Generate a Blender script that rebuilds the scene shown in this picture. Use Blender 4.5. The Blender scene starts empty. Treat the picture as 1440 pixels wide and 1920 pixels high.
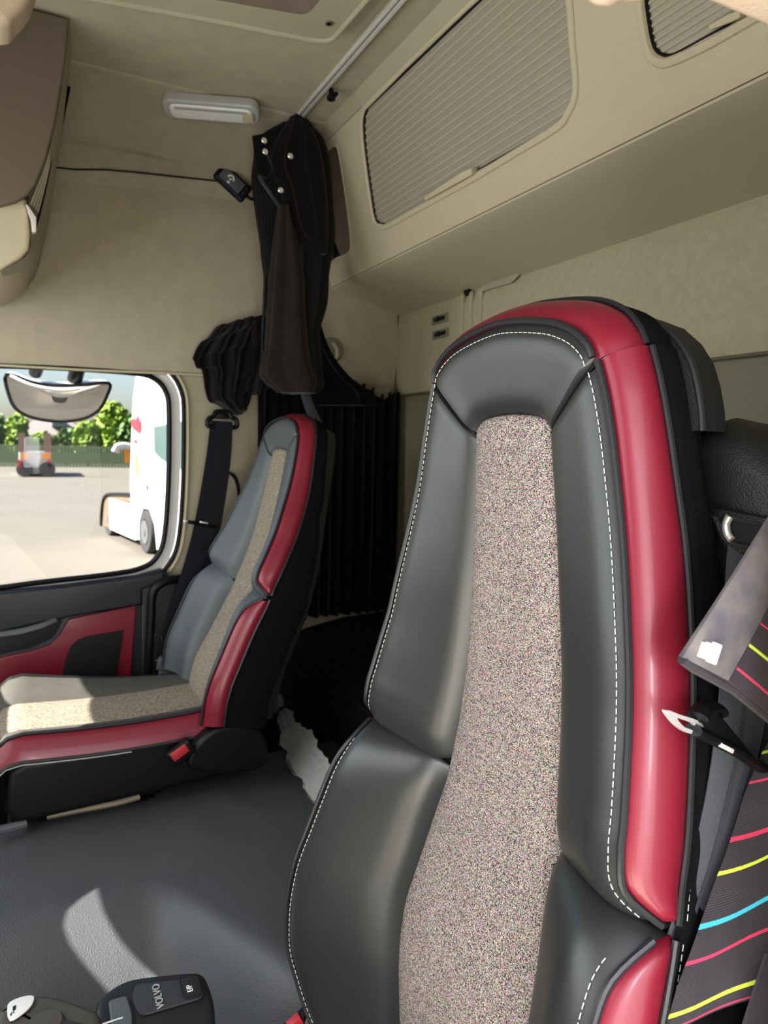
import bpy, bmesh, math, random
from mathutils import Vector, Matrix, Euler
from mathutils import noise as mnoise
random.seed(7)
COL = bpy.context.scene.collection
V = Vector

# ------------------------------------------------------------------ camera
FPX = 1340.0
CAM = V((1.40, 0.0, 1.30))
RX = V((0.45400646, 0.8907116, 0.0226051))
UX = V((-0.08603621, 0.0185735, 0.99611887))
FX = V((-0.88683477, 0.45418925, -0.08506594))

def ray(px, py):
    return FX * FPX + RX * (px - 720) - UX * (py - 960)
def at(px, py, axis, val):
    """where the sight line through a photo point meets the plane axis = val"""
    k = 'xyz'.index(axis); d = ray(px, py)
    return CAM + d * ((val - CAM[k]) / d[k])
def atp(px, py, p0, n):
    d = ray(px, py); n = V(n)
    return CAM + d * ((V(p0) - CAM).dot(n) / d.dot(n))

# ------------------------------------------------------------------ materials
def new_mat(name):
    m = bpy.data.materials.new(name); m.use_nodes = True
    nt = m.node_tree; b = nt.nodes['Principled BSDF']
    return m, nt, b
def node(nt, typ, **kw):
    n = nt.nodes.new(typ)
    for k, v in kw.items():
        if k.startswith('i_'):
            n.inputs[k[2:].replace('_', ' ')].default_value = v
        else: setattr(n, k, v)
    return n
def mat(name, col, rough=.5, var=.06, vscale=6, bump=0., bscale=400, metal=0., spec=.5, sheen=0., btype='noise', coat=0.):
    m, nt, b = new_mat(name); L = nt.links.new
    tc = node(nt, 'ShaderNodeTexCoord')
    n1 = node(nt, 'ShaderNodeTexNoise', i_Scale=vscale, i_Detail=4.0)
    L(tc.outputs['Object'], n1.inputs['Vector'])
    mx = node(nt, 'ShaderNodeMix', data_type='RGBA')
    c = list(col)
    mx.inputs['A'].default_value = [max(0, v * (1 - var)) for v in c] + [1]
    mx.inputs['B'].default_value = [v * (1 + var) for v in c] + [1]
    L(n1.outputs['Fac'], mx.inputs['Factor'])
    L(mx.outputs['Result'], b.inputs['Base Color'])
    b.inputs['Roughness'].default_value = rough
    b.inputs['Metallic'].default_value = metal
    b.inputs['Specular IOR Level'].default_value = spec
    b.inputs['Coat Weight'].default_value = coat
    b.inputs['Coat Roughness'].default_value = .15
    if sheen:
        b.inputs['Sheen Weight'].default_value = sheen
    if bump:
        if btype == 'voronoi':
            n2 = node(nt, 'ShaderNodeTexVoronoi', i_Scale=bscale, feature='SMOOTH_F1'); out = n2.outputs['Distance']
        else:
            n2 = node(nt, 'ShaderNodeTexNoise', i_Scale=bscale, i_Detail=3.0); out = n2.outputs['Fac']
        L(tc.outputs['Object'], n2.inputs['Vector'])
        bp = node(nt, 'ShaderNodeBump', i_Strength=min(1, bump), i_Distance=.001)
        L(out, bp.inputs['Height']); L(bp.outputs['Normal'], b.inputs['Normal'])
    return m
def tweed(name, base, colour=1.0, scale=750, dark=.35):
    m, nt, b = new_mat(name); L = nt.links.new
    tc = node(nt, 'ShaderNodeTexCoord')
    mp = node(nt, 'ShaderNodeMapping'); mp.inputs['Scale'].default_value = (1, 1, 1.5)
    L(tc.outputs['Object'], mp.inputs['Vector'])
    vo = node(nt, 'ShaderNodeTexVoronoi', i_Scale=scale)
    L(mp.outputs['Vector'], vo.inputs['Vector'])
    sep = node(nt, 'ShaderNodeSeparateColor'); L(vo.outputs['Color'], sep.inputs['Color'])
    hs = node(nt, 'ShaderNodeHueSaturation', i_Saturation=colour, i_Value=1.0)
    L(vo.outputs['Color'], hs.inputs['Color'])
    rp = node(nt, 'ShaderNodeValToRGB'); rp.color_ramp.elements[0].position = .25; rp.color_ramp.elements[1].position = .8
    rp.color_ramp.elements[0].color = [v * dark for v in base] + [1]
    rp.color_ramp.elements[1].color = [min(1, v * 1.75) for v in base] + [1]
    L(sep.outputs['Green'], rp.inputs['Fac'])
    th = node(nt, 'ShaderNodeMath', operation='GREATER_THAN'); th.inputs[1].default_value = .80
    L(sep.outputs['Red'], th.inputs[0])
    th2 = node(nt, 'ShaderNodeMath', operation='MULTIPLY'); th2.inputs[1].default_value = .42 * colour
    L(th.outputs[0], th2.inputs[0])
    mx = node(nt, 'ShaderNodeMix', data_type='RGBA')
    L(th2.outputs[0], mx.inputs['Factor']); L(rp.outputs['Color'], mx.inputs['A']); L(hs.outputs['Color'], mx.inputs['B'])
    L(mx.outputs['Result'], b.inputs['Base Color'])
    b.inputs['Roughness'].default_value = .9; b.inputs['Specular IOR Level'].default_value = .15
    bp = node(nt, 'ShaderNodeBump', i_Strength=.7, i_Distance=.0008)
    L(vo.outputs['Distance'], bp.inputs['Height']); L(bp.outputs['Normal'], b.inputs['Normal'])
    return m
def plain(name, col, rough=.5, metal=0., emis=0.):
    m, nt, b = new_mat(name)
    b.inputs['Base Color'].default_value = list(col) + [1]; b.inputs['Roughness'].default_value = rough
    b.inputs['Metallic'].default_value = metal
    if emis:
        b.inputs['Emission Color'].default_value = list(col) + [1]; b.inputs['Emission Strength'].default_value = emis
    return m
def glass(name, tint=(1, 1, 1), refl=.008):
    m = bpy.data.materials.new(name); m.use_nodes = True; nt = m.node_tree; nt.nodes.clear()
    o = node(nt, 'ShaderNodeOutputMaterial'); t = node(nt, 'ShaderNodeBsdfTransparent'); g = node(nt, 'ShaderNodeBsdfGlossy')
    t.inputs['Color'].default_value = list(tint) + [1]; g.inputs['Roughness'].default_value = .02
    mx = node(nt, 'ShaderNodeMixShader'); mx.inputs[0].default_value = refl
    nt.links.new(t.outputs[0], mx.inputs[1]); nt.links.new(g.outputs[0], mx.inputs[2]); nt.links.new(mx.outputs[0], o.inputs['Surface'])
    return m
def stripes(name, base, lines, rib=1600., along='U', rough=.9):
    """cloth with thin woven stripes; lines = [(position 0..1 in V, width, colour)]"""
    m, nt, b = new_mat(name); L = nt.links.new
    uv = node(nt, 'ShaderNodeUVMap'); sp = node(nt, 'ShaderNodeSeparateXYZ'); L(uv.outputs['UV'], sp.inputs['Vector'])
    rp = node(nt, 'ShaderNodeValToRGB'); cr = rp.color_ramp; cr.interpolation = 'CONSTANT'
    cr.elements[0].color = list(base) + [1]; cr.elements[0].position = 0
    cr.elements.remove(cr.elements[1])
    for p, w, c in sorted(lines):
        e = cr.elements.new(p - w / 2); e.color = list(c) + [1]
        e = cr.elements.new(p + w / 2); e.color = list(base) + [1]
    nz = node(nt, 'ShaderNodeTexNoise', i_Scale=2500.0); tc = node(nt, 'ShaderNodeTexCoord'); L(tc.outputs['Object'], nz.inputs['Vector'])
    ad = node(nt, 'ShaderNodeMath', operation='MULTIPLY_ADD'); ad.inputs[1].default_value = .006
    L(nz.outputs['Fac'], ad.inputs[0]); L(sp.outputs['Y'], ad.inputs[2]); L(ad.outputs[0], rp.inputs['Fac'])
    mlt = node(nt, 'ShaderNodeMath', operation='MULTIPLY'); mlt.inputs[1].default_value = rib; L(sp.outputs['Y'], mlt.inputs[0])
    sn = node(nt, 'ShaderNodeMath', operation='SINE'); L(mlt.outputs[0], sn.inputs[0])
    mr = node(nt, 'ShaderNodeMapRange'); mr.inputs['From Min'].default_value = -1; mr.inputs['From Max'].default_value = 1
    mr.inputs['To Min'].default_value = .62; mr.inputs['To Max'].default_value = 1.3; L(sn.outputs[0], mr.inputs['Value'])
    n3 = node(nt, 'ShaderNodeTexNoise', i_Scale=25.0, i_Detail=6.0); L(tc.outputs['Object'], n3.inputs['Vector'])
    m3 = node(nt, 'ShaderNodeMapRange'); m3.inputs['To Min'].default_value = .75; m3.inputs['To Max'].default_value = 1.3; L(n3.outputs['Fac'], m3.inputs['Value'])
    mm = node(nt, 'ShaderNodeMath', operation='MULTIPLY'); L(mr.outputs[0], mm.inputs[0]); L(m3.outputs[0], mm.inputs[1])
    vm = node(nt, 'ShaderNodeVectorMath', operation='SCALE'); L(rp.outputs['Color'], vm.inputs[0]); L(mm.outputs[0], vm.inputs['Scale'])
    L(vm.outputs[0], b.inputs['Base Color']); b.inputs['Roughness'].default_value = rough; b.inputs['Specular IOR Level'].default_value = .1
    b.inputs['Sheen Weight'].default_value = .15
    return m

M = {}
M['headliner'] = mat('headliner_fabric', (.45, .405, .305), .95, .14, 22, .35, 700, spec=.1)
M['headliner_rear'] = mat('rear_wall_fabric', (.47, .43, .305), .95, .16, 60, .35, 700, spec=.1)
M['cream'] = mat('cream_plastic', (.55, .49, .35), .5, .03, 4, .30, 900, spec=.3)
M['cream_dark'] = mat('shaded_cream_plastic', (.42, .385, .28), .55, .04, 5, .25, 900, spec=.3)  # cream plastic again, shade put into a darker colour
M['taupe'] = mat('taupe_plastic', (.17, .137, .10), .6, .06, 6, .15, 900, spec=.3)
M['peach'] = mat('beige_leather_trim', (.62, .50, .38), .45, .05, 8, .5, 500, spec=.4)
M['panel_grey'] = mat('grey_green_panel', (.25, .24, .17), .7, .05, 4, .1, 500, spec=.2)
M['slat'] = mat('roller_slat_plastic', (.36, .325, .25), .42, .04, 4, .1, 900, spec=.5)
M['slat_rib'] = mat('roller_slat_rib', (.50, .455, .35), .4, .04, 4)
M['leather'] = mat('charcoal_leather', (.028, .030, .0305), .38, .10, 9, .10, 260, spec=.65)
M['leather_light'] = mat('charcoal_leather_sunlit', (.085, .097, .105), .5, .10, 9, .10, 260, spec=.6)  # charcoal leather again, daylight put into a lighter colour for the passenger seat
M['red'] = mat('crimson_leather', (.20, .013, .030), .42, .06, 7, .06, 350, spec=.5, coat=.22)
M['piping'] = mat('black_piping', (.022, .023, .026), .38, .05, 30, .15, 500, spec=.5)
M['thread'] = plain('pale_thread', (.55, .56, .54), .7)
M['tweed'] = tweed('tweed_fabric', (.235, .225, .205), .95, 900, .18)
M['tweed_seat'] = tweed('beige_woven_fabric', (.235, .205, .16), .25, 500, .65)
M['suede'] = mat('black_suede', (.009, .0095, .011), .95, .25, 30, .3, 600, spec=.1)
M['grain'] = mat('black_grained_plastic', (.022, .023, .024), .48, .08, 10, .6, 620, spec=.5, btype='voronoi')
M['rubber'] = mat('tunnel_rubber_mat', (.095, .101, .110), .5, .18, 5, .75, 430, spec=.5, btype='voronoi')
M['black'] = mat('black_plastic', (.007, .0075, .009), .45, .08, 20, .1, 300, spec=.35)
M['dark'] = mat('matt_dark_plastic', (.006, .006, .007), .7, .1, 20)
M['charcoal_trim'] = mat('charcoal_door_trim', (.022, .024, .028), .45, .08, 12, .3, 500)
M['bunk'] = mat('black_bunk_fabric', (.014, .016, .020), .95, .3, 200, .8, 900, spec=.1)
M['curtain'] = stripes('black_curtain_cloth', (.010, .009, .009), [(.08, .006, (.05, .02, .02)), (.2, .006, (.03, .03, .035)), (.33, .006, (.045, .02, .02)), (.47, .006, (.03, .03, .035)), (.6, .006, (.05, .025, .02)), (.74, .006, (.03, .03, .03)), (.88, .006, (.04, .02, .02))], 900)
M['curtain_grey'] = stripes('grey_black_curtain_cloth', (.019, .017, .016), [(.1, .008, (.03, .028, .03)), (.35, .008, (.035, .03, .028)), (.6, .008, (.03, .028, .03)), (.85, .008, (.035, .03, .028))], 900)
M['belt'] = mat('grey_belt_webbing', (.085, .092, .105), .75, .1, 200, .9, 1200, spec=.3)
M['belt_rib'] = mat('belt_rib_webbing', (.06, .065, .078), .8, .1, 200, .9, 1200, spec=.3)
M['belt_dark'] = mat('dark_belt_webbing', (.016, .017, .024), .8, .1, 200, .6, 1200, spec=.3)
M['chrome'] = mat('bright_steel', (.8, .79, .77), .25, .05, 10, metal=.6)
M['alu'] = mat('aluminium_rail', (.75, .74, .70), .35, .05, 10, metal=.25)
M['white'] = mat('white_enamel', (.80, .81, .80), .3, .02, 4)
M['white_clip'] = mat('white_plastic_clip', (.75, .68, .64), .4, .05, 30)
M['grey_plastic'] = mat('grey_plastic', (.12, .128, .14), .45, .05, 30, .2, 900)
M['lever_grey'] = mat('warm_grey_soft_plastic', (.085, .078, .068), .42, .12, 30, .2, 900)
M['lever_black'] = mat('satin_black_plastic', (.028, .030, .033), .35, .08, 30, .1, 900)
M['lever_plate'] = mat('lever_plate_plastic', (.050, .054, .060), .4, .05, 30, .2, 900)
M['red_button'] = plain('red_button', (.45, .04, .05), .4)
M['lens'] = mat('frosted_lens', (.82, .84, .80), .15, .1, 60, .8, 900)
M['lamp_frame'] = mat('silver_grey_plastic', (.42, .43, .41), .22, .05, 30)
M['bag'] = mat('crumpled_white_plastic', (.62, .63, .62), .25, .1, 40, .6, 60)
M['bag'].node_tree.nodes['Principled BSDF'].inputs['Alpha'].default_value = .62
M['glass'] = glass('window_glass')
M['concrete'] = mat('pale_concrete_yard', (.185, .172, .148), .9, .12, .35, .2, 20, spec=.1)
M['mirror'] = mat('mirror_glass', (.62, .57, .51), .15, .03, 3, metal=.35)  # beige of the reflected yard put into the base colour
M['bark'] = mat('tree_bark', (.10, .075, .05), .9)
M['leaf_a'] = mat('bright_leaves', (.22, .33, .055), .7, .5, .6, 0)
M['leaf_b'] = mat('deep_green_leaves', (.10, .18, .06), .7, .5, .6, 0)
M['orange'] = plain('orange_lamp', (.85, .30, .03), .4)
M['brown'] = mat('brown_ramp_wood', (.22, .15, .12), .8)
M['rooftile'] = mat('grey_brown_roof', (.26, .24, .23), .8)
M['tyre'] = mat('tyre_rubber', (.05, .05, .055), .8)
M['truckred'] = plain('red_paint', (.65, .04, .06), .4)
M['truckglass'] = plain('dark_vehicle_glass', (.09, .14, .14), .1)
M['fence'] = mat('dark_fence', (.17, .21, .12), .9)

# ------------------------------------------------------------------ object helpers
def tag(o, label=None, cat=None, group=None, kind=None):
    if label: o['label'] = label
    if cat: o['category'] = cat
    if group: o['group'] = group
    if kind: o['kind'] = kind
    return o
def thing(name, loc, label=None, cat=None, group=None, kind=None):
    o = bpy.data.objects.new(name, None); COL.objects.link(o); o.location = loc; o.empty_display_size = .05
    return tag(o, label, cat, group, kind)
def wloc(o):
    l = V((0, 0, 0))
    while o is not None:
        l = l + o.location; o = o.parent
    return l
def obj(name, bm, m, parent=None, smooth=True, label=None, origin=None):
    """bm in world coordinates -> one mesh object whose origin is its own base (or its parent's)"""
    if parent is None:
        if origin is None:
            xs = [v.co for v in bm.verts]
            origin = V((sum(c.x for c in xs) / len(xs), sum(c.y for c in xs) / len(xs), min(c.z for c in xs)))
        off = V(origin)
    else: off = wloc(parent)
    bmesh.ops.translate(bm, verts=bm.verts, vec=-off)
    me = bpy.data.meshes.new(name)
    bmesh.ops.recalc_face_normals(bm, faces=bm.faces) if not getattr(bm, 'keep', False) else None
    bm.to_mesh(me); bm.free()
    for p in me.polygons: p.use_smooth = smooth
    for mm in (m if isinstance(m, (list, tuple)) else [m]): me.materials.append(mm)
    o = bpy.data.objects.new(name, me); COL.objects.link(o)
    if parent is None: o.location = off
    else: o.parent = parent
    if smooth:
        try: me.set_sharp_from_angle(angle=math.radians(38))
        except Exception: pass
    if label: o['label'] = label
    return o
def B(): return bmesh.new()

def box(bm, c, s, rot=None, bev=.0, seg=2):
    g = bmesh.ops.create_cube(bm, size=1.0)
    vs = g['verts']
    mt = Matrix.Translation(V(c)) @ ((rot if isinstance(rot, Matrix) else Euler(rot).to_matrix()).to_4x4() if rot is not None else Matrix.Identity(4)) @ Matrix.Diagonal((s[0], s[1], s[2], 1))
    bmesh.ops.transform(bm, matrix=mt, verts=vs)
    if bev:
        es = list({e for v in vs for e in v.link_edges})
        bmesh.ops.bevel(bm, geom=es, offset=bev, segments=seg, profile=.6, affect='EDGES')
def hexa(bm, pts, bev=0, seg=2):
    """8 corners: bottom 4 ccw, top 4 ccw"""
    vs = [bm.verts.new(p) for p in pts]
    fs = [(0, 3, 2, 1), (4, 5, 6, 7), (0, 1, 5, 4), (1, 2, 6, 5), (2, 3, 7, 6), (3, 0, 4, 7)]
    fl = [bm.faces.new([vs[i] for i in f]) for f in fs]
    if bev:
        es = list({e for f in fl for e in f.edges})
        bmesh.ops.bevel(bm, geom=es, offset=bev, segments=seg, profile=.6, affect='EDGES')
def prism(bm, poly, vec, bev=0, seg=2):
    """3-D polygon extruded by vec"""
    a = [bm.verts.new(p) for p in poly]; b = [bm.verts.new(V(p) + V(vec)) for p in poly]
    n = len(poly); fl = [bm.faces.new(a), bm.faces.new(b[::-1])]
    for i in range(n):
        fl.append(bm.faces.new([a[i], b[i], b[(i + 1) % n], a[(i + 1) % n]]))
    bmesh.ops.recalc_face_normals(bm, faces=fl)
    if bev:
        es = list({e for f in fl[:2] for e in f.edges})
        bmesh.ops.bevel(bm, geom=es, offset=bev, segments=seg, profile=.6, affect='EDGES')
def smooth_curve(pts, sub=6, closed=False):
    pts = [V(p) for p in pts]; n = len(pts); out = []
    rng = n if closed else n - 1
    for i in range(rng):
        if closed: p0, p1, p2, p3 = pts[i - 1], pts[i], pts[(i + 1) % n], pts[(i + 2) % n]
        else: p0, p1, p2, p3 = pts[max(i - 1, 0)], pts[i], pts[i + 1], pts[min(i + 2, n - 1)]
        for k in range(sub):
            t = k / sub
            out.append(.5 * ((2 * p1) + (-p0 + p2) * t + (2 * p0 - 5 * p1 + 4 * p2 - p3) * t * t + (-p0 + 3 * p1 - 3 * p2 + p3) * t ** 3))
    if not closed: out.append(pts[-1])
    return out
def tube(bm, pts, r, n=8, closed=False, cap=True, flat=1.0, up=None):
    pts = [V(p) for p in pts]; N = len(pts); rings = []; prev = None
    for i, p in enumerate(pts):
        if closed: t = pts[(i + 1) % N] - pts[i - 1]
        else: t = pts[min(i + 1, N - 1)] - pts[max(i - 1, 0)]
        if t.length < 1e-9: t = V((0, 0, 1))
        t.normalize()
        a = prev if prev is not None else (V(up) if up else (V((0, 0, 1)) if abs(t.z) < .9 else V((1, 0, 0))))
        a = a - t * a.dot(t)
        if a.length < 1e-6: a = t.orthogonal()
        a.normalize(); prev = a; b = t.cross(a)
        rr = r(i / (N - 1)) if callable(r) else r
        rings.append([bm.verts.new(p + (a * math.cos(2 * math.pi * k / n) * rr * flat + b * math.sin(2 * math.pi * k / n) * rr)) for k in range(n)])
    m = N if closed else N - 1
    for i in range(m):
        for k in range(n):
            bm.faces.new([rings[i][k], rings[(i + 1) % N][k], rings[(i + 1) % N][(k + 1) % n], rings[i][(k + 1) % n]])
    if cap and not closed:
        bm.faces.new(rings[0][::-1]); bm.faces.new(rings[-1])
def grid(bm, rows, uv=True, wrap=False):
    """rows: list of lists of points; wrap closes each row"""
    vs = [[bm.verts.new(p) for p in r] for r in rows]
    lay = bm.loops.layers.uv.verify() if uv else None
    R_, C_ = len(rows), len(rows[0])
    for i in range(R_ - 1):
        for j in range(C_ if wrap else C_ - 1):
            j2 = (j + 1) % C_
            f = bm.faces.new([vs[i][j], vs[i][j2], vs[i + 1][j2], vs[i + 1][j]])
            if uv:
                cc = [(i, j), (i, j + 1), (i + 1, j + 1), (i + 1, j)]
                for l, (a, b) in zip(f.loops, cc):
                    l[lay].uv = (a / (R_ - 1), b / (C_ if wrap else C_ - 1))
    return vs
def lathe(bm, prof, c, axis='z', n=32):
    """prof: (radius, height) pairs"""
    rows = []
    for r, h in prof:
        row = []
        for k in range(n):
            a = 2 * math.pi * k / n; x, y = r * math.cos(a), r * math.sin(a)
            row.append(V(c) + (V((x, y, h)) if axis == 'z' else V((h, x, y)) if axis == 'x' else V((x, h, y))))
        rows.append(row)
    vs = grid(bm, rows, uv=False, wrap=True)
    for row in (vs[0], vs[-1]):
        try: bm.faces.new(row)
        except Exception: pass
def thick_sheet(bm, rows, t):
    """grid with thickness t along averaged normals"""
    R_, C_ = len(rows), len(rows[0]); nr = []
    for i in range(R_):
        r = []
        for j in range(C_):
            a = V(rows[min(i + 1, R_ - 1)][j]) - V(rows[max(i - 1, 0)][j]); b = V(rows[i][min(j + 1, C_ - 1)]) - V(rows[i][max(j - 1, 0)])
            n = a.cross(b); n.normalize(); r.append(V(rows[i][j]) + n * t)
        nr.append(r)
    a = grid(bm, rows); b = grid(bm, nr)
    per = [(i, 0) for i in range(R_)] + [(R_ - 1, j) for j in range(1, C_)] + [(i, C_ - 1) for i in range(R_ - 2, -1, -1)] + [(0, j) for j in range(C_ - 2, 0, -1)]
    for k in range(len(per)):
        p, q = per[k], per[(k + 1) % len(per)]
        try: bm.faces.new([a[p[0]][p[1]], a[q[0]][q[1]], b[q[0]][q[1]], b[p[0]][p[1]]])
        except Exception: pass
def text(name, body, p0, right, up, size, m, parent, ext=.0004):
    cu = bpy.data.curves.new(name, 'FONT'); cu.body = body; cu.size = size; cu.extrude = ext; cu.align_x = 'CENTER'; cu.align_y = 'CENTER'
    cu.materials.append(m)
    tmp = bpy.data.objects.new(name, cu); COL.objects.link(tmp); bpy.context.view_layer.update()
    me = bpy.data.meshes.new_from_object(tmp.evaluated_get(bpy.context.evaluated_depsgraph_get()))
    bpy.data.objects.remove(tmp); o = bpy.data.objects.new(name, me); COL.objects.link(o)
    r = V(right).normalized(); u = V(up); u = (u - r * u.dot(r)).normalized(); n = r.cross(u)
    mt = Matrix((r, u, n)).transposed().to_4x4(); mt.translation = V(p0) - (wloc(parent) if parent else V((0, 0, 0)))
    o.matrix_local = mt
    if parent: o.parent = parent
    return o
def interp(x, tab):
    if x <= tab[0][0]: return tab[0][1]
    for (a, va), (b, vb) in zip(tab, tab[1:]):
        if x <= b: return va + (vb - va) * (x - a) / (b - a)
    return tab[-1][1]
def sstep(a, b, x):
    t = max(0, min(1, (x - a) / (b - a))); return t * t * (3 - 2 * t)

# ------------------------------------------------------------------ the cab shell
WX = -1.08          # passenger side wall
DX = 1.12           # driver's side wall
RY = 1.316          # rear wall
FY = -.80           # front wall (unseen, pierced for the sun)
CZ = 2.28           # ceiling
def struct(name, bm, m, parent=None, smooth=False, label=None):
    o = obj(name, bm, m, parent, smooth, label)
    if parent is None: o['kind'] = 'structure'
    return o

# floor
bm = B(); box(bm, (0, .26, -.03), (2.3, 2.2, .06)); struct('floor', bm, M['dark'])

# ceiling: flat middle, curving down to the passenger side wall, with roof hatch moulding
bm = B(); rows = []
prof = [(DX + .05, CZ), (.5, CZ), (-.55, CZ), (-.70, CZ - .003), (-.82, CZ - .022), (-.92, CZ - .055), (-1.0, CZ - .09), (WX + .035, CZ - .118), (WX + .012, 2.135), (WX + .004, 2.07)]
prof = [V((a, 0, b)) for a, b in prof]; prof = smooth_curve(prof, 5)
ys = [FY - .02 + i * (RY + .04 - FY) / 20 for i in range(21)]
for p in prof:
    rows.append([V((p.x, y, p.z + (0.0 if p.x > -1.0 or p.z < 2.1 else .018 * sstep(0, .7, y)))) for y in ys])
grid(bm, rows); 
bm2 = bm; vs = list(bm.verts)
g = bmesh.ops.extrude_face_region(bm, geom=list(bm.faces)); bmesh.ops.translate(bm, verts=[e for e in g['geom'] if isinstance(e, bmesh.types.BMVert)], vec=(0, 0, .05))
ceil = struct('ceiling', bm, M['headliner'], smooth=True)

# passenger side wall around the window, upper padded panel + lower pillar
WIN = [at(-260, 672, 'x', WX), at(0, 692, 'x', WX), at(150, 698, 'x', WX), at(255, 706, 'x', WX), at(288, 716, 'x', WX), at(306, 738, 'x', WX), at(311, 775, 'x', WX), at(310, 900, 'x', WX), at(303, 1000, 'x', WX), at(290, 1040, 'x', WX), at(263, 1060, 'x', WX), at(200, 1072, 'x', WX), at(0, 1096, 'x', WX), at(-300, 1140, 'x', WX)]
WIN[0] = V((WX, -.52, 1.50)); WIN[-1] = V((WX, -.52, .80))
def ring_panel(bm, outer, inner, vec, m=0):
    """annular plate between two polygons with equal counts, thickened by vec"""
    n = len(outer)
    a = [bm.verts.new(p) for p in outer]; b = [bm.verts.new(p) for p in inner]
    a2 = [bm.verts.new(V(p) + V(vec)) for p in outer]; b2 = [bm.verts.new(V(p) + V(vec)) for p in inner]
    for i in range(n):
        j = (i + 1) % n
        bm.faces.new([a[i], a[j], b[j], b[i]]); bm.faces.new([a2[i], b2[i], b2[j], a2[j]])
        bm.faces.new([b[i], b[j], b2[j], b2[i]]); bm.faces.new([a[j], a[i], a2[i], a2[j]])
def offset_poly(pts, d, plane='yz'):
    """grow a closed polygon lying in x = const by d"""
    n = len(pts); out = []
    area = sum(pts[i].y * pts[(i + 1) % n].z - pts[(i + 1) % n].y * pts[i].z for i in range(n))
    s = 1 if area > 0 else -1
    for i in range(n):
        a = (pts[i] - pts[i - 1]).normalized(); b = (pts[(i + 1) % n] - pts[i]).normalized()
        na = V((0, a.z, -a.y)) * s; nb = V((0, b.z, -b.y)) * s
        m_ = (na + nb).normalized(); k = d / max(.35, m_.dot(na))
        out.append(pts[i] + m_ * k)
    return out
WINC = smooth_curve(WIN, 4, closed=True)
DOOR = offset_poly(WINC, .062)
def to_rect(pts, y0, y1, z0, z1):
    out = []; c = sum(pts, V((0, 0, 0))) / len(pts)
    for p in pts:
        d = p - c; k = 1e9
        if d.y > 1e-6: k = min(k, (y1 - c.y) / d.y)
        if d.y < -1e-6: k = min(k, (y0 - c.y) / d.y)
        if d.z > 1e-6: k = min(k, (z1 - c.z) / d.z)
        if d.z < -1e-6: k = min(k, (z0 - c.z) / d.z)
        out.append(c + d * k)
    for (yy, zz) in ((y0, z0), (y0, z1), (y1, z0), (y1, z1)):
        q = min(range(len(out)), key=lambda i: (out[i] - V((c.x, yy, zz))).length); out[q] = V((c.x, yy, zz))
    return out
bm = B()
ring_panel(bm, [p + V((-.004, 0, 0)) for p in to_rect(DOOR, FY - .02, RY + .03, -.02, 1.56)], [p + V((-.004, 0, 0)) for p in DOOR], (-.05, 0, 0))
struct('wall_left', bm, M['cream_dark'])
# padded upper side panel from the window head up to the headliner seam
bm = B()
bot = [(WX + .018, FY, 1.522), (WX + .018, .2, 1.533), (WX + .018, .47, 1.541), (WX + .018, .8, 1.547), (WX + .018, RY, 1.55)]
rows = []
for k in range(9):
    t = k / 8; r = []
    for j in range(25):
        y = FY + (RY - FY) * j / 24
        z0 = interp(y, [(FY, 1.522), (.2, 1.533), (.5, 1.541), (RY, 1.55)]); z1 = interp(y, [(FY, 2.115), (.1, 2.130), (.34, 2.155), (.62, 2.178), (RY, 2.18)])
        r.append(V((WX + .020 - .006 * t - (.014 if k in (0, 8) else 0), y, z0 + (z1 - z0) * t)))
    rows.append(r)
thick_sheet(bm, rows, .03); struct('wall_left_upper', bm, M['headliner'], smooth=True)
# seam cord
bm = B(); tube(bm, [V((WX + (.019 if rows[8][j].y < .2 else .040), rows[8][j].y, rows[8][j].z)) for j in range(25)], .0026, 6); struct('trim_1', bm, M['dark'])
# cream lip above the door opening
bm = B(); tube(bm, [rows[0][j] + V((.012, 0, 0)) for j in range(17)], .004, 6); struct('trim_2', bm, M['cream'])

# door opening: rubber seals, painted frame
bm = B(); ring_panel(bm, [p + V((-.01, 0, 0)) for p in offset_poly(WINC, .050)], [p + V((-.01, 0, 0)) for p in offset_poly(WINC, .016)], (-.02, 0, 0)); struct('window_1', bm, M['white'])
w1 = bpy.data.objects['window_1']
bm = B(); tube(bm, [p + V((0, 0, 0)) for p in offset_poly(WINC, .058)], .007, 8, closed=True); obj('window_outer_seal', bm, M['black'], w1)
bm = B(); tube(bm, [p + V((0, 0, 0)) for p in offset_poly(WINC, .010)], .011, 8, closed=True, flat=.8); obj('window_seal', bm, M['black'], w1)
bm = B(); tube(bm, [p + V((.004, 0, 0)) for p in offset_poly(WINC, .072)], .0045, 6, closed=True); obj('pillar_edge_trim', bm, M['cream'], w1)
bm = B(); f = bm.faces.new([bm.verts.new(p + V((-.02, 0, 0))) for p in WINC]); obj('window_pane', bm, M['glass'], w1, smooth=False)

# passenger door trim
door = thing('door_1', (WX, 0, .2), kind='structure')
def wx(px, py, dx=.0): return at(px, py, 'x', WX + dx)
bm = B()   # upper rail below the glass
top = [V((WX, -.6, .80)), wx(0, 1106), wx(200, 1083), wx(262, 1075), wx(300, 1066)]
rl = [wx(0, 1106), wx(120, 1094), wx(255, 1077), wx(300, 1064), wx(306, 1084), wx(282, 1092), wx(262, 1100), wx(262, 1128), wx(130, 1150), wx(0, 1178)]
rl = [V((WX, -.6, rl[0].z - .04))] + rl + [V((WX, -.6, rl[-1].z - .04))]
prism(bm, [p + V((.002, 0, 0)) for p in rl], (.055, 0, 0), .008, 3); obj('door_rail', bm, M['charcoal_trim'], door)
bm = B()
for k in range(34):
    c = wx(0, 1118) .lerp(wx(230, 1088), k / 33) + V((.050, 0, .012)); box(bm, c, (.012, .0035, .012), bev=.0005, seg=1)
obj('defrost_vent', bm, M['dark'], door)
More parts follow.
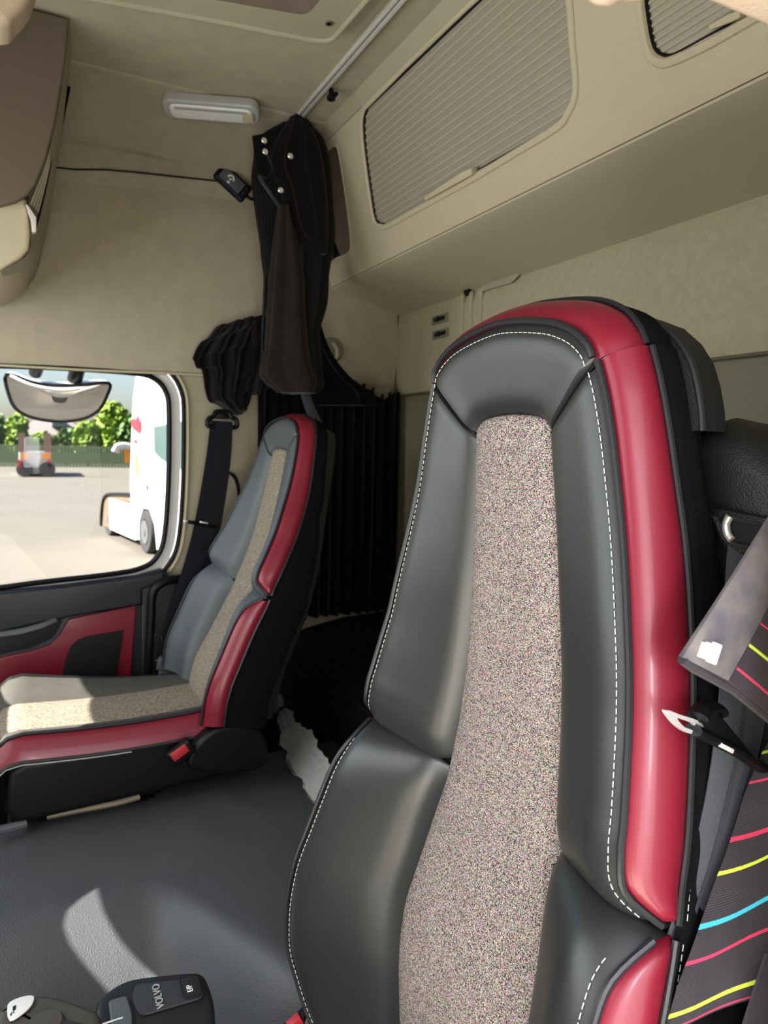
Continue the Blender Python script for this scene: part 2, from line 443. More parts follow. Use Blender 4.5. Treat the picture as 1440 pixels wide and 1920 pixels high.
bm = B(); bx = [wx(0, 1172), wx(128, 1145), wx(262, 1122), wx(266, 1290), V((WX, wx(264, 1300).y, .02)), V((WX, -.02, .02))]
bx = [V((WX, -.6, bx[0].z))] + bx + [V((WX, -.6, bx[-1].z))]
prism(bm, [p + V((.002, 0, 0)) for p in bx], (.028, 0, 0), .003); obj('door_panel', bm, M['charcoal_trim'], door)
bm = B(); rp = [wx(128, 1160, .03), wx(255, 1133, .03), wx(245, 1262, .03), wx(225, 1330, .03), wx(0, 1330, .03), wx(0, 1232, .03), wx(60, 1219, .03), wx(95, 1208, .03), wx(112, 1190, .03)]
rp = rp[:5] + [V((WX + .03, -.6, rp[4].z)), V((WX + .03, -.6, rp[5].z - .02))] + rp[5:]
prism(bm, rp, (.010, 0, 0), .004, 3); obj('door_inlay', bm, M['red'], door, label='crimson inlay panel')
bm = B(); sp_ = [wx(145, 1200, .04), wx(160, 1193, .04), wx(232, 1181, .04), wx(219, 1258, .04), wx(214, 1290, .04), wx(110, 1290, .04), wx(122, 1240, .04), wx(130, 1215, .04)]
prism(bm, sp_, (.004, 0, 0), .002); spk = obj('speaker_grille', bm, M['dark'], door)
bm = B(); ctr = wx(178, 1250, .045)
for r_ in range(1, 8):
    for k in range(r_ * 7):
        a = 2 * math.pi * k / (r_ * 7); box(bm, ctr + V((0, math.cos(a) * r_ * .011, math.sin(a) * r_ * .011)), (.003, .003, .003))
obj('speaker_hole', bm, M['black'], spk)['kind'] = 'stuff'
bm = B(); hz = [wx(-40, 1178, .035), wx(112, 1152, .035), wx(116, 1165, .035), wx(100, 1195, .035), wx(60, 1213, .035), wx(-40, 1236, .035)]
prism(bm, hz, (.006, 0, 0), .003); obj('handle_recess', bm, M['charcoal_trim'], door)
bm = B(); tube(bm, smooth_curve([wx(-30, 1192, .05), wx(0, 1190, .06), wx(40, 1184, .068), wx(80, 1173, .068), wx(104, 1163, .055)], 5), lambda t: .016 - .006 * abs(t - .5), 10, flat=.7); obj('door_handle', bm, M['grey_plastic'], door)

bm = B(); box(bm, (WX + .012, .64, .30), (.03, .40, .60)); struct('trim_7', bm, M['dark'])
# rear wall: padded fabric upper part, smooth lower part
bm = B(); box(bm, (0, RY + .03, 1.15), (2.3, .05, 2.4)); struct('wall_back', bm, M['panel_grey'])
bm = B(); rows = [[V((WX + .01 + 2.17 * j / 30, RY - (.0 if k in (0, 6) else .014), 1.512 + (1.83 - 1.512) * k / 6 )) for j in range(31)] for k in range(7)]
thick_sheet(bm, rows, .012); struct('wall_back_panel', bm, M['headliner_rear'], smooth=True)
bm = B(); tube(bm, [V((WX, RY - .012, 1.512)), V((DX, RY - .012, 1.505))], .004, 6); struct('trim_3', bm, M['taupe'])
bm = B(); box(bm, (WX + .013, RY - .013, 1.66), (.01, .01, .34), bev=.003); struct('trim_4', bm, M['taupe'])
# moulded vertical channel on the rear wall
bm = B()
for px_ in (868, 884, 902): p = at(px_, 600, 'y', RY - .012); box(bm, (p.x, RY - .015, 1.665), (.018, .012, .30), bev=.005, seg=3)
struct('trim_5', bm, M['headliner_rear'])
# rear side wall below the upper panel (behind the curtain) and unseen front wall with openings added for the sun patches
bm = B(); box(bm, (DX + .03, .9, 1.15), (.05, .9, 2.4)); box(bm, (DX + .03, -.5, 1.15), (.05, .62, 2.4)); box(bm, (DX + .03, .13, 1.98), (.05, .70, .66)); box(bm, (DX + .03, .13, .15), (.05, .70, .30)); struct('wall_right', bm, M['cream'])
wl = bpy.data.objects['wall_right']

# ------------------------------------------------------------------ sun and the unseen wall that shapes it
SUN = V((-.05, .77, -.62)).normalized()      # direction the light travels
def tun_z(x, y):
    left = -.425 - .13 * sstep(.24, .42, y); zl = sstep(left - .012, left + .012, x)
    xe_ = -.02 + .46 * sstep(.20, .50, y) ; 
    z = .405 + .012 * sstep(.2, .8, y)
    d = x - xe_
    if d > -.06: 
        dd = d + .06; z -= (.5 * dd * dd / .16 if dd < .16 else .08 + (dd - .16) * 1.0) * 1.0
    z = max(.06, z)
    return .02 + (z - .02) * zl
def on_tunnel(px, py):
    z = .40
    for _ in range(30):
        p = at(px, py, 'z', z); z = .5 * z + .5 * tun_z(p.x, p.y)
    return at(px, py, 'z', z)
def to_front(p):
    p = V(p); return p - SUN * ((p.y - FY) / SUN.y)
def hole_front(pts3):
    return [to_front(p) for p in pts3]
cush_hole = hole_front([(-.98, -.06, .62), (-.98, .195, .62), (-.60, .178, .60), (-.385, .155, .62), (-.385, -.06, .62)])
low = FY
tz = .40
tun_hole = hole_front([on_tunnel(a, b) for a, b in [(120, 1735), (126, 1708), (150, 1685), (182, 1664), (210, 1643), (217, 1680), (235, 1722), (262, 1762), (300, 1806), (335, 1845), (300, 1885), (215, 1872), (165, 1815), (132, 1770)]])
def wall_with_holes(name, y, x0, x1, z0, z1, holes, m, t=.03):
    bm = B(); cu = None
    import mathutils.geometry as mg
    outer = [V((x0, 0, z0)), V((x1, 0, z0)), V((x1, 0, z1)), V((x0, 0, z1))]
    loops = [[V((p.x, p.z, 0)) for p in outer]] + [[V((p.x, p.z, 0)) for p in h] for h in holes]
    tris = mg.tessellate_polygon(loops); flat = [p for l in loops for p in l]
    vs = [bm.verts.new((p.x, y, p.y)) for p in flat]
    for tr in tris:
        try: bm.faces.new([vs[i] for i in tr])
        except Exception: pass
    g = bmesh.ops.extrude_face_region(bm, geom=list(bm.faces)); bmesh.ops.translate(bm, verts=[e for e in g['geom'] if isinstance(e, bmesh.types.BMVert)], vec=(0, -t, 0))
    return struct(name, bm, m)
wall_with_holes('sun_mask_wall', FY, -1.13, 1.15, 0, 2.34, [cush_hole, tun_hole], M['cream'])  # unseen wall, its holes cut only to throw the two sun patches
sun = bpy.data.lights.new('sun', 'SUN'); sun.energy = 18.0; sun.angle = math.radians(.45); sun.color = (1, .95, .86)
so = bpy.data.objects.new('sun', sun); COL.objects.link(so); so.rotation_euler = SUN.to_track_quat('-Z', 'Y').to_euler(); so.location = (0, -4, 6)
def area(name, loc, target, sx, sy, power, col=(1, 1, 1)):
    l = bpy.data.lights.new(name, 'AREA'); l.shape = 'RECTANGLE'; l.size = sx; l.size_y = sy; l.energy = power; l.color = col
    o = bpy.data.objects.new(name, l); COL.objects.link(o); o.location = loc
    o.rotation_euler = (V(target) - V(loc)).to_track_quat('-Z', 'Y').to_euler(); return o
area('windscreen_daylight', (0, FY + .06, 1.38), (0, 1.0, 1.25), 1.9, .75, 22, (.92, .97, 1.0))
area('door_daylight', (1.75, .05, 1.25), (0, .55, 1.2), 1.1, 1.2, 22, (1.0, .985, .95))
area('bolster_glint_lamp', (1.64, .08, 1.24), (.96, .50, 1.22), .11, .20, 3.4, (.95, .93, 1.0))  # added lamp that only puts a glint on the crimson bolster
area('ceiling_fill', (1.30, -.30, .55), (.35, .45, 2.3), .9, .5, 17, (1.0, .93, .80))  # added upward fill lamp to brighten the ceiling

# ------------------------------------------------------------------ rear overhead locker
PB = V((0, 1.032, 1.895)); PT = V((0, .872, 2.245))
FN = V((0, -(PT.z - PB.z), (PT.y - PB.y))).normalized()   # outward (towards the cab front / down)
lock = thing('overhead_locker', (0, 1.17, 1.82), 'long cream overhead locker across the rear wall with ribbed roller doors', 'locker')
# cross-section (y,z): soffit back edge, lower nose, face, top
sec = [V((0, RY - .002, 1.822)), V((0, 1.20, 1.850)), V((0, 1.09, 1.874)), V((0, 1.048, 1.884)), V((0, 1.036, 1.888)), V((0, 1.028, 1.904)), V((0, 1.015, 1.932)), V((0, .99, 1.987)), V((0, .90, 2.184)), V((0, .877, 2.235)), V((0, .866, 2.262))]
x0, x1 = WX + .014, DX + .03
def onf(px, py, d=0.):
    return atp(px, py, PB + FN * d, FN)
def face_poly(pxs, sub=5):
    return smooth_curve([onf(a, b) for a, b in pxs], sub, closed=True)
D1 = [(681, 262), (684, 208), (712, 176), (868, 0), (935, -75), (1000, -120), (1048, -60), (1060, 0), (1066, 80), (1072, 170), (1058, 212), (1028, 244), (900, 318), (740, 414), (716, 421), (703, 412), (695, 370)]
D2 = [(1206, -20), (1212, 40), (1222, 88), (1238, 105), (1262, 104), (1330, 68), (1460, 0), (1560, -60), (1500, -160), (1300, -180), (1212, -90)]
D3 = [(598, 300), (612, 285), (628, 276), (636, 300), (650, 400), (656, 458), (650, 474), (632, 482), (612, 488), (600, 430), (592, 350)]
holes = [face_poly(D1), face_poly(D2), face_poly(D3)]
bm = B()
# soffit + nose
rows = []
for s_ in sec[:7]: rows.append([V((x0 + (x1 - x0) * j / 12, s_.y, s_.z)) for j in range(13)])
thick_sheet(bm, rows, -.006)
obj('locker_soffit', bm, M['cream'], lock)
bm = B(); tube(bm, [V((x0, 1.0305, 1.8895)), V((x1, 1.0305, 1.8895))], .0022, 6); obj('crease_shade_line', bm, M['taupe'], lock)  # thin taupe line drawn in for the shadow at the face crease
# front face tessellated around the door openings
import mathutils.geometry as mg
U3 = (PT - PB).normalized()
def f2(p): q = V(p) - PB; return V((q.x, q.dot(U3), 0))
def f3(p): return V((p.x, 0, 0)) + PB + U3 * p.y
lo, hi = 0.015, (PT - PB).length + .01
loops = [[V((x0, lo, 0)), V((x1, lo, 0)), V((x1, hi, 0)), V((x0, hi, 0))]] + [[V((max(x0 + .004, f2(p).x), min(hi - .012, f2(p).y), 0)) for p in h] for h in holes]
bm = B(); flat = [p for l in loops for p in l]; vs = [bm.verts.new(f3(p)) for p in flat]
for tr in mg.tessellate_polygon(loops):
    try: bm.faces.new([vs[i] for i in tr])
    except Exception: pass
for f in bm.faces:
    f.normal_update()
    if f.normal.dot(FN) < 0: f.normal_flip()
g = bmesh.ops.extrude_face_region(bm, geom=list(bm.faces)); bmesh.ops.translate(bm, verts=[e for e in g['geom'] if isinstance(e, bmesh.types.BMVert)], vec=-FN * .012)
obj('locker_face', bm, M['cream'], lock, smooth=False)
for hi_, h in enumerate(loops[1:]):
    pts = [f3(p) for p in h]
    c = sum(pts, V((0, 0, 0))) / len(pts)
    bm = B(); tube(bm, [p + (p - c).normalized() * .010 + FN * .001 for p in pts], .0085 if hi_ < 2 else .004, 8, closed=True, flat=.5, up=FN); 
    obj('door_surround', bm, M['cream'], lock)
    # roller door / dark recess behind the opening
    xs_ = [p.x for p in h]; ys_ = [p.y for p in h]
    if hi_ < 2:
        bm = B(); nsl = 19; a, b = min(ys_) - .01, max(ys_) + .01; rows = []
        for k in range(nsl * 6 + 1):
            t = k / 6; ph = t % 1.0; d = -.0085
            yy = a + (b - a) * k / (nsl * 6)
            rows.append([V((xx, 0, 0)) + PB + U3 * yy + FN * d for xx in (min(xs_) - .02, max(xs_) + .02)])
        grid(bm, rows); o = obj('roller_door', bm, M['slat'], lock)
        bm = B()
        for k in range(nsl + 1):
            yy = a + (b - a) * (k + .5) / nsl
            tube(bm, [V((xx, 0, 0)) + PB + U3 * yy - FN * .0075 for xx in (min(xs_) - .02, max(xs_) + .02)], .0026, 6)
        obj('slat_rib', bm, M['slat_rib'], o)
        bm = B(); tube(bm, [p - FN * .0055 for p in pts], .0042, 6, closed=True); obj('opening_shade_line', bm, M['dark'], o)  # dark tube drawn in for the shade of the recess around the door
        bm = B()
        if hi_ == 0: q = [onf(803, 366), onf(876, 318), onf(894, 312), onf(893, 326), onf(878, 334), onf(806, 374)]
        else: q = [onf(1340, 44), onf(1378, 22), onf(1400, 16), onf(1400, 30), onf(1384, 38), onf(1342, 54)]
        prism(bm, [p - FN * .006 for p in q], FN * .022, .003); obj('door_handle', bm, M['cream'], o)
    else:
        bm = B(); box(bm, c - FN * .03, (.20, .03, .34), rot=Matrix((V((1, 0, 0)), -FN, U3)).transposed()); obj('side_pocket', bm, M['taupe'], lock)
# closed body behind the face
bm = B(); box(bm, (0.02, 1.16, 2.12), (2.16, .26, .30)); obj('locker_carcass', bm, M['dark'], lock, smooth=False)
# trough between rail and locker
bm = B(); rows = []
for y, z in [(.735, CZ - .002), (.765, CZ - .004), (.79, CZ + .012), (.84, CZ + .006), (.862, 2.262), (.868, 2.250)]:
    rows.append([V((-1.0 + 2.1 * j / 12, y, z)) for j in range(13)])
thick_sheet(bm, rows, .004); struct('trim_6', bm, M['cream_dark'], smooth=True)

# curtain rail along the ceiling
rail = thing('curtain_rail', (0, .75, CZ - .012), 'double aluminium curtain rail running across the ceiling in front of the rear locker', 'curtain rail')
for k, (y, r_) in enumerate([(.742, .0035), (.756, .0045)]):
    bm = B(); box(bm, (.16, y, CZ - .010), (1.74, r_ * 2, .012), bev=.002); obj('rail_profile', bm, M['alu'], rail)
bm = B(); box(bm, (.16, .749, CZ - .004), (1.74, .028, .006), bev=.001); obj('rail_base', bm, M['cream_dark'], rail)

# small black knob in the trough
kp = at(621, 183, 'z', CZ - .03)
kn = thing('curtain_peg', kp, 'small black knob in the trough beside the curtain rail', 'knob')
bm = B(); lathe(bm, [(.004, 0), (.011, .002), (.012, .010), (.007, .014), (.006, .03)], kp - V((0, 0, .008)), n=16); obj('knob_body', bm, M['black'], kn)
bm = B(); box(bm, kp + V((.012, .006, .004)), (.02, .012, .008), bev=.003); obj('knob_lever', bm, M['black'], kn)

# roof hatch moulding
hz_ = CZ - .034
HP = [(-200, -60), (190, 0), (400, 38), (590, 76), (622, 76), (640, 55), (705, -20), (900, -240), (700, -420), (-100, -420)]
hp = [at(max(a, -200), max(b, -430), 'z', hz_) for a, b in HP[:7]]
e = hp[6]; hp = [V((-.40, -.25, hz_))] + hp[1:7] + [V((.45, e.y, hz_)), V((.45, -.25, hz_))]
hatch = thing('roof_hatch', (0, .3, hz_), 'moulded cream roof hatch surround with a recessed middle', 'roof hatch')
inn = [at(360, -8, 'z', hz_), at(565, 28, 'z', hz_), at(580, 24, 'z', hz_), at(600, 0, 'z', hz_)]
inn = [V((-.27, -.18, hz_)), inn[0], inn[1], inn[2], inn[3], V((.36, inn[3].y + .005, hz_)), V((.36, -.18, hz_))]
def poly_hole(bm, outer, inner, vec):
    loops = [[V((p.x, p.y, 0)) for p in outer], [V((p.x, p.y, 0)) for p in inner]]
    fl = [p for l in loops for p in l]; z = outer[0].z; vs = [bm.verts.new((p.x, p.y, z)) for p in fl]
    for tr in mg.tessellate_polygon(loops):
        try: bm.faces.new([vs[i] for i in tr])
        except Exception: pass
    g = bmesh.ops.extrude_face_region(bm, geom=list(bm.faces)); bmesh.ops.translate(bm, verts=[e for e in g['geom'] if isinstance(e, bmesh.types.BMVert)], vec=vec)
def round_poly(pts, r, seg=5):
    out = []; n = len(pts)
    for i in range(n):
        p, a, b = pts[i], pts[i - 1], pts[(i + 1) % n]
        ra = min(r, (a - p).length * .45); rb = min(r, (b - p).length * .45)
        pa = p + (a - p).normalized() * ra; pb = p + (b - p).normalized() * rb
        for k in range(seg + 1):
            t = k / seg; out.append(pa * (1 - t) ** 2 + p * 2 * t * (1 - t) + pb * t * t)
    return out
ho, hn = round_poly(hp, .03), round_poly(inn, .03)
bm = B(); poly_hole(bm, ho, hn, (0, 0, .004)); obj('hatch_flange', bm, M['cream_dark'], hatch, smooth=False)
bm = B(); tube(bm, ho, .006, 8, closed=True); obj('hatch_edge', bm, M['cream_dark'], hatch)
bm = B(); cc = sum(hn, V((0, 0, 0))) / len(hn)
rows = [[p for p in hn], [p + (cc - p) * .03 + V((0, 0, .003)) for p in hn], [p + (cc - p) * .09 + V((0, 0, .024)) for p in hn], [p + (cc - p) * .12 + V((0, 0, .028)) for p in hn], [cc + (p - cc) * .02 + V((0, 0, .029)) for p in hn]]
grid(bm, rows, wrap=True); obj('hatch_recess', bm, M['taupe'], hatch)
sc_ = at(617, 45, 'z', hz_ - .003); bm = B(); lathe(bm, [(.009, 0), (.0085, -.001), (.005, .0)], sc_, n=18); obj('screw_cap', bm, M['taupe'], hatch)

# ceiling lamp
la, lb = at(310, 196, 'z', CZ - .025), at(482, 210, 'z', CZ - .025)
lamp = thing('ceiling_lamp', (la + lb) / 2, 'oblong frosted ceiling lamp with a silver grey frame on the headliner', 'lamp')
mid = (la + lb) / 2; dx_ = (lb - la).normalized(); nrm = V((.24, 0, -1)).normalized(); dy_ = nrm.cross(dx_).normalized(); nrm = dx_.cross(dy_).normalized()
if nrm.z > 0: nrm = -nrm; dy_ = -dy_
LM = Matrix((dx_, dy_, nrm)).transposed(); ll = (lb - la).length
def lampoly(a, b, r, h): return round_poly([mid + nrm * h + dx_ * sx * a / 2 + dy_ * sy * b / 2 for sx, sy in ((-1, -1), (1, -1), (1, 1), (-1, 1))], r, 6)
bm = B(); prism(bm, lampoly(ll * 1.06, .080, .034, -.016), nrm * .032, .009, 4); obj('lamp_frame', bm, M['lamp_frame'], lamp)
bm = B(); prism(bm, lampoly(ll * .90, .056, .022, .004), nrm * .016, .006, 3); obj('lamp_lens', bm, M['lens'], lamp)
bm = B()
for k in range(46):
    box(bm, mid + nrm * .023 + dx_ * (ll * (-.38 + .76 * k / 45)) + dy_ * .020 * (1 if dy_.x > 0 else -1), (.003, .008, .002), rot=LM, bev=.0006, seg=1)
obj('lens_beading', bm, M['lamp_frame'], lamp)
bm = B(); box(bm, mid + dx_ * ll * .40 + nrm * .0225, (.03, .034, .003), rot=LM, bev=.001); obj('lamp_switch', bm, M['cream'], lamp)

# ------------------------------------------------------------------ front overhead cabinet (left edge of the view)
fc = thing('front_cabinet', (-.85, -.2, 1.75), 'taupe and cream overhead cabinet above the windscreen with a narrow slatted shutter', 'cabinet')
def profile(px, x): return [at(a, b, 'x', x) for a, b in px]
xe = -.50
bm = B(); tp = profile([(129, 45), (122, 120), (103, 235), (85, 305), (66, 352), (52, 370), (30, 383), (0, 391)], xe)
tp = tp + [V((xe, -.28, tp[-1].z - .015)), V((xe, -.28, CZ - .01)), V((xe, tp[0].y - .01, CZ - .008))]
prism(bm, tp, (.02, 0, 0), .006, 3); obj('end_panel', bm, M['taupe'], fc, label='flat taupe end panel')
bm = B(); tp2 = [p + V((-.001, (-.007 if p.y > -.2 else 0), .004)) for p in tp]
prism(bm, tp2, (-.05, 0, 0), .002); obj('shutter_frame', bm, M['cream'], fc)
bm = B(); bp_ = profile([(50, 372), (54, 400), (57, 440), (54, 468), (38, 486), (0, 507)], xe - .02)
bp_ = bp_ + [V((xe - .02, -.28, bp_[-1].z - .03)), V((xe - .02, -.28, bp_[0].z)), ]
prism(bm, bp_, (-.5, 0, 0), .012, 3); obj('lower_box', bm, M['cream'], fc)
IC = [(129, 45), (122, 120), (103, 235), (85, 305), (66, 352), (54, 372), (57, 440), (54, 470), (38, 488), (0, 508)]
OC = [(130, 60), (125, 130), (114, 250), (105, 320), (98, 365), (92, 395), (80, 450), (68, 485), (45, 515), (0, 534)]
ob = profile(OC, -.80); ic = profile(IC, xe - .004)
rows = [[a.lerp(b, k / 6) + V((0, .008 * math.sin(math.pi * k / 6), 0)) for k in range(7)] for a, b in zip(smooth_curve(ic, 4), smooth_curve(ob, 4))]
bm = B(); grid(bm, rows); obj('angled_side', bm, M['cream_dark'], fc)
ob2 = ob + [V((-.80, -.28, ob[-1].z - .03)), V((-.80, -.28, CZ)), V((-.80, ob[0].y, CZ))]
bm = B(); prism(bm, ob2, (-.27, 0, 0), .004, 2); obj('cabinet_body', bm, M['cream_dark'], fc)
# slatted shutter on the angled side
sa = smooth_curve([at(a, b, 'x', xe - .008) for a, b in [(98, 250), (91, 283), (82, 315), (70, 345), (55, 380)]], 6); sb_ = smooth_curve([at(a, b, 'x', -.575) for a, b in [(98, 252), (95, 300), (89, 335), (82, 368), (74, 402)]], 6); n = len(sa)
bm = B(); grid(bm, [[sa[k], sb_[k]] for k in range(n)]); sh_ = obj('slatted_shutter', bm, M['slat'], fc, smooth=False)
bm = B()
for q in (.15, .38, .6, .82): tube(bm, [a.lerp(b, q) + V((.003, 0, -.001)) for a, b in zip(sa, sb_)], .0016, 5)
obj('shutter_rib', bm, M['slat_rib'], sh_)
bm = B(); tube(bm, [p + V((.004, 0, 0)) for p in sb_] + [at(66, 428, 'x', -.56), at(57, 452, 'x', -.54)], .0032, 6); obj('shutter_gap', bm, M['dark'], fc)
bm = B(); prism(bm, [at(a, b, 'x', -.50) for a, b in [(49, 382), (53, 386), (68, 408), (68, 434), (60, 436), (58, 414)]], (-.02, 0, 0), .001); obj('shutter_handle', bm, M['white_clip'], fc)
# soft beige lump, near ceiling, top left; door header top right
tlc = thing('sun_visor_pad', at(20, 20, 'x', -.10), 'rounded beige leather-grained pad at the upper corner beside the front cabinet', 'trim pad')
def soft_lump(bm, c, s, rot=(0, 0, 0)):
    box(bm, c, s, rot, bev=min(s) * .45, seg=6)
pc = [(0, 92), (28, 76), (50, 52), (64, 20), (70, -20), (60, -80)]
pc3 = [at(a, b, 'x', -.10) for a, b in pc]
pc3 = [pc3[0] + V((0, -.12, -.02))] + pc3 + [V((-.10, pc3[-1].y, CZ - .01)), V((-.10, -.14, CZ - .01))]
bm = B(); prism(bm, smooth_curve(pc3[:-2], 4) + pc3[-2:], (.09, 0, 0), .02, 5); obj('pad_body', bm, M['peach'], tlc)
hdr = thing('door_header_trim', at(1300, 10, 'x', 1.06), 'beige leather-grained moulding over the open driver door', 'trim moulding')
hp_ = [(1068, -14), (1088, 0), (1110, 16), (1132, 20), (1150, 8), (1168, 10), (1190, 8), (1215, 2), (1290, -6), (1330, 8), (1440, 54), (1500, 80), (1500, -120), (1068, -120)]
bm = B(); prism(bm, [at(a, b, 'x', 1.06) for a, b in hp_], (.05, 0, 0), .006, 4); obj('moulding_body', bm, M['peach'], hdr)

# ------------------------------------------------------------------ small fittings
# sockets plates on the rear wall
for k, (a, b) in enumerate([(825, 598), (826, 626)]):
    c = at(a, b, 'y', RY - .016)
    t_ = thing('socket_plate', c, ('upper' if k == 0 else 'lower') + ' of the two small green grey socket plates on the rear wall', 'socket plate', 'socket plates on the rear wall')
    bm = B(); box(bm, c, (.105, .006, .030), bev=.002); obj('plate', bm, M['panel_grey'], t_)
    bm = B()
    for dx in (-.028, -.010, .004, .018, .032): box(bm, c + V((dx, -.004, 0)), (.010 if dx != -.01 else .014, .004, .014 if dx != -.01 else .018), bev=.001, seg=1)
    obj('socket_slot', bm, M['dark'], t_)
# latch + finger recess under the soffit
lt = at(880, 546, 'y', RY - .014); t_ = thing('bunk_latch', lt, 'small black latch under the locker at the rear wall', 'latch')
bm = B(); prism(bm, [lt + V(p) for p in ((-.022, 0, .012), (.022, 0, .014), (.012, 0, -.010), (-.012, 0, -.010))], (0, -.012, 0), .002); obj('latch_body', bm, M['dark'], t_)
bm = B(); box(bm, lt + V((0, -.008, -.012)), (.016, .006, .008), bev=.002); obj('latch_tab', bm, M['black'], t_)
fr = [at(a, b, 'y', RY - .013) for a, b in [(905, 548), (918, 543), (960, 531), (968, 524), (980, 510), (905, 532)]]
bm = B(); prism(bm, fr, (0, -.006, 0), .002); tag(obj('finger_pull', bm, M['cream_dark']), 'slim cream finger pull just below the locker soffit', 'finger pull')
# coat hook on the side wall behind the curtain
ch = at(625, 655, 'x', WX + .03); t_ = thing('coat_hook', ch, 'cream oval coat hook on the side wall beside the hanging curtain', 'coat hook')
bm = B(); lathe(bm, [(.001, .0), (.040, .0), (.044, .004), (.040, .010), (.030, .012), (.001, .012)], ch - V((.012, 0, 0)), axis='x', n=28); obj('hook_plate', bm, M['panel_grey'], t_)
bm = B(); tube(bm, smooth_curve([ch + V((0, 0, .02)), ch + V((.03, 0, .0)), ch + V((.035, 0, -.03)), ch + V((.02, 0, -.035))], 4), .007, 8); obj('hook', bm, M['cream'], t_)
# microphone-like control on the side wall with its cable
rc = at(436, 343, 'x', WX + .085); a_ = (at(462, 372, 'x', WX + .085) - at(412, 325, 'x', WX + .085)).normalized(); n_ = V((1, 0, 0)); b_ = n_.cross(a_).normalized()
RM = Matrix((a_, b_, n_)).transposed()
t_ = thing('remote_control', rc, 'black remote control with a grey face and white curved symbol beside the curtain', 'remote control')
bm = B(); box(bm, rc, (.118, .062, .024), rot=RM, bev=.010, seg=4); obj('remote_body', bm, M['black'], t_)
bm = B(); box(bm, rc + n_ * .011 - a_ * .006, (.080, .042, .006), rot=RM, bev=.002); obj('remote_face', bm, M['grey_plastic'], t_)
bm = B(); box(bm, rc + n_ * .012 + a_ * .045, (.012, .036, .006), rot=RM, bev=.002); obj('remote_key', bm, M['lever_black'], t_)
bm = B(); cc = rc + n_ * .0155 - a_ * .012
tube(bm, [cc + V((0, math.cos(t) * .010, math.sin(t) * .010)) for t in [(-40 + 15 * k) * math.pi / 180 for k in range(14)]], .003, 6); box(bm, cc + V((0, -.008, -.012)), (.003, .008, .006)); box(bm, cc + V((0, -.001, -.002)), (.003, .007, .006)); obj('remote_symbol', bm, M['white'], t_)
bm = B(); tube(bm, smooth_curve([rc + a_ * .055, rc + a_ * .075 + V((.01, 0, 0)), at(482, 372, 'x', WX + .06), at(505, 395, 'x', WX + .10)], 5), .0055, 8); obj('remote_cable', bm, M['black'], t_)

# ------------------------------------------------------------------ truck seats
# backrest sections measured up the seat: z, seam half width, wing depth
Y0 = [(.38, .470), (.50, .456), (.58, .452), (.616, .452), (.673, .458), (.759, .482), (.797, .492), (.865, .508), (.946, .516), (1.014, .520), (1.079, .520), (1.207, .514), (1.313, .506), (1.45, .500)]
WS = [(.38, .20), (.42, .222), (.46, .248), (.50, .270), (.56, .288), (.62, .292), (.70, .285), (.78, .274), (.82, .270), (.86, .264), (.875, .258), (.90, .255), (.93, .249), (.97, .245), (1.02, .236), (1.07, .226), (1.12, .217), (1.17, .205), (1.22, .193), (1.27, .181), (1.32, .170), (1.36, .159), (1.395, .146)]
WB = [(.38, .07), (.46, .09), (.56, .105), (.70, .105), (.78, .100), (.82, .096), (.86, .087), (.90, .075), (.93, .069), (.97, .063), (1.02, .055), (1.07, .045), (1.12, .037), (1.17, .029), (1.22, .021), (1.27, .015), (1.32, .011), (1.36, .010), (1.42, .010)]
WF = [(.38, .135), (.616, .137), (.673, .141), (.759, .132), (.797, .127), (.865, .115), (.946, .104), (1.014, .097), (1.079, .091), (1.144, .085), (1.207, .080), (1.27, .075), (1.313, .071)]
ZC = 1.452     # top of the front seam
KD = [(.4, .115), (.90, .10), (1.05, .07), (1.15, .045), (1.3, .036), (1.45, .032)]
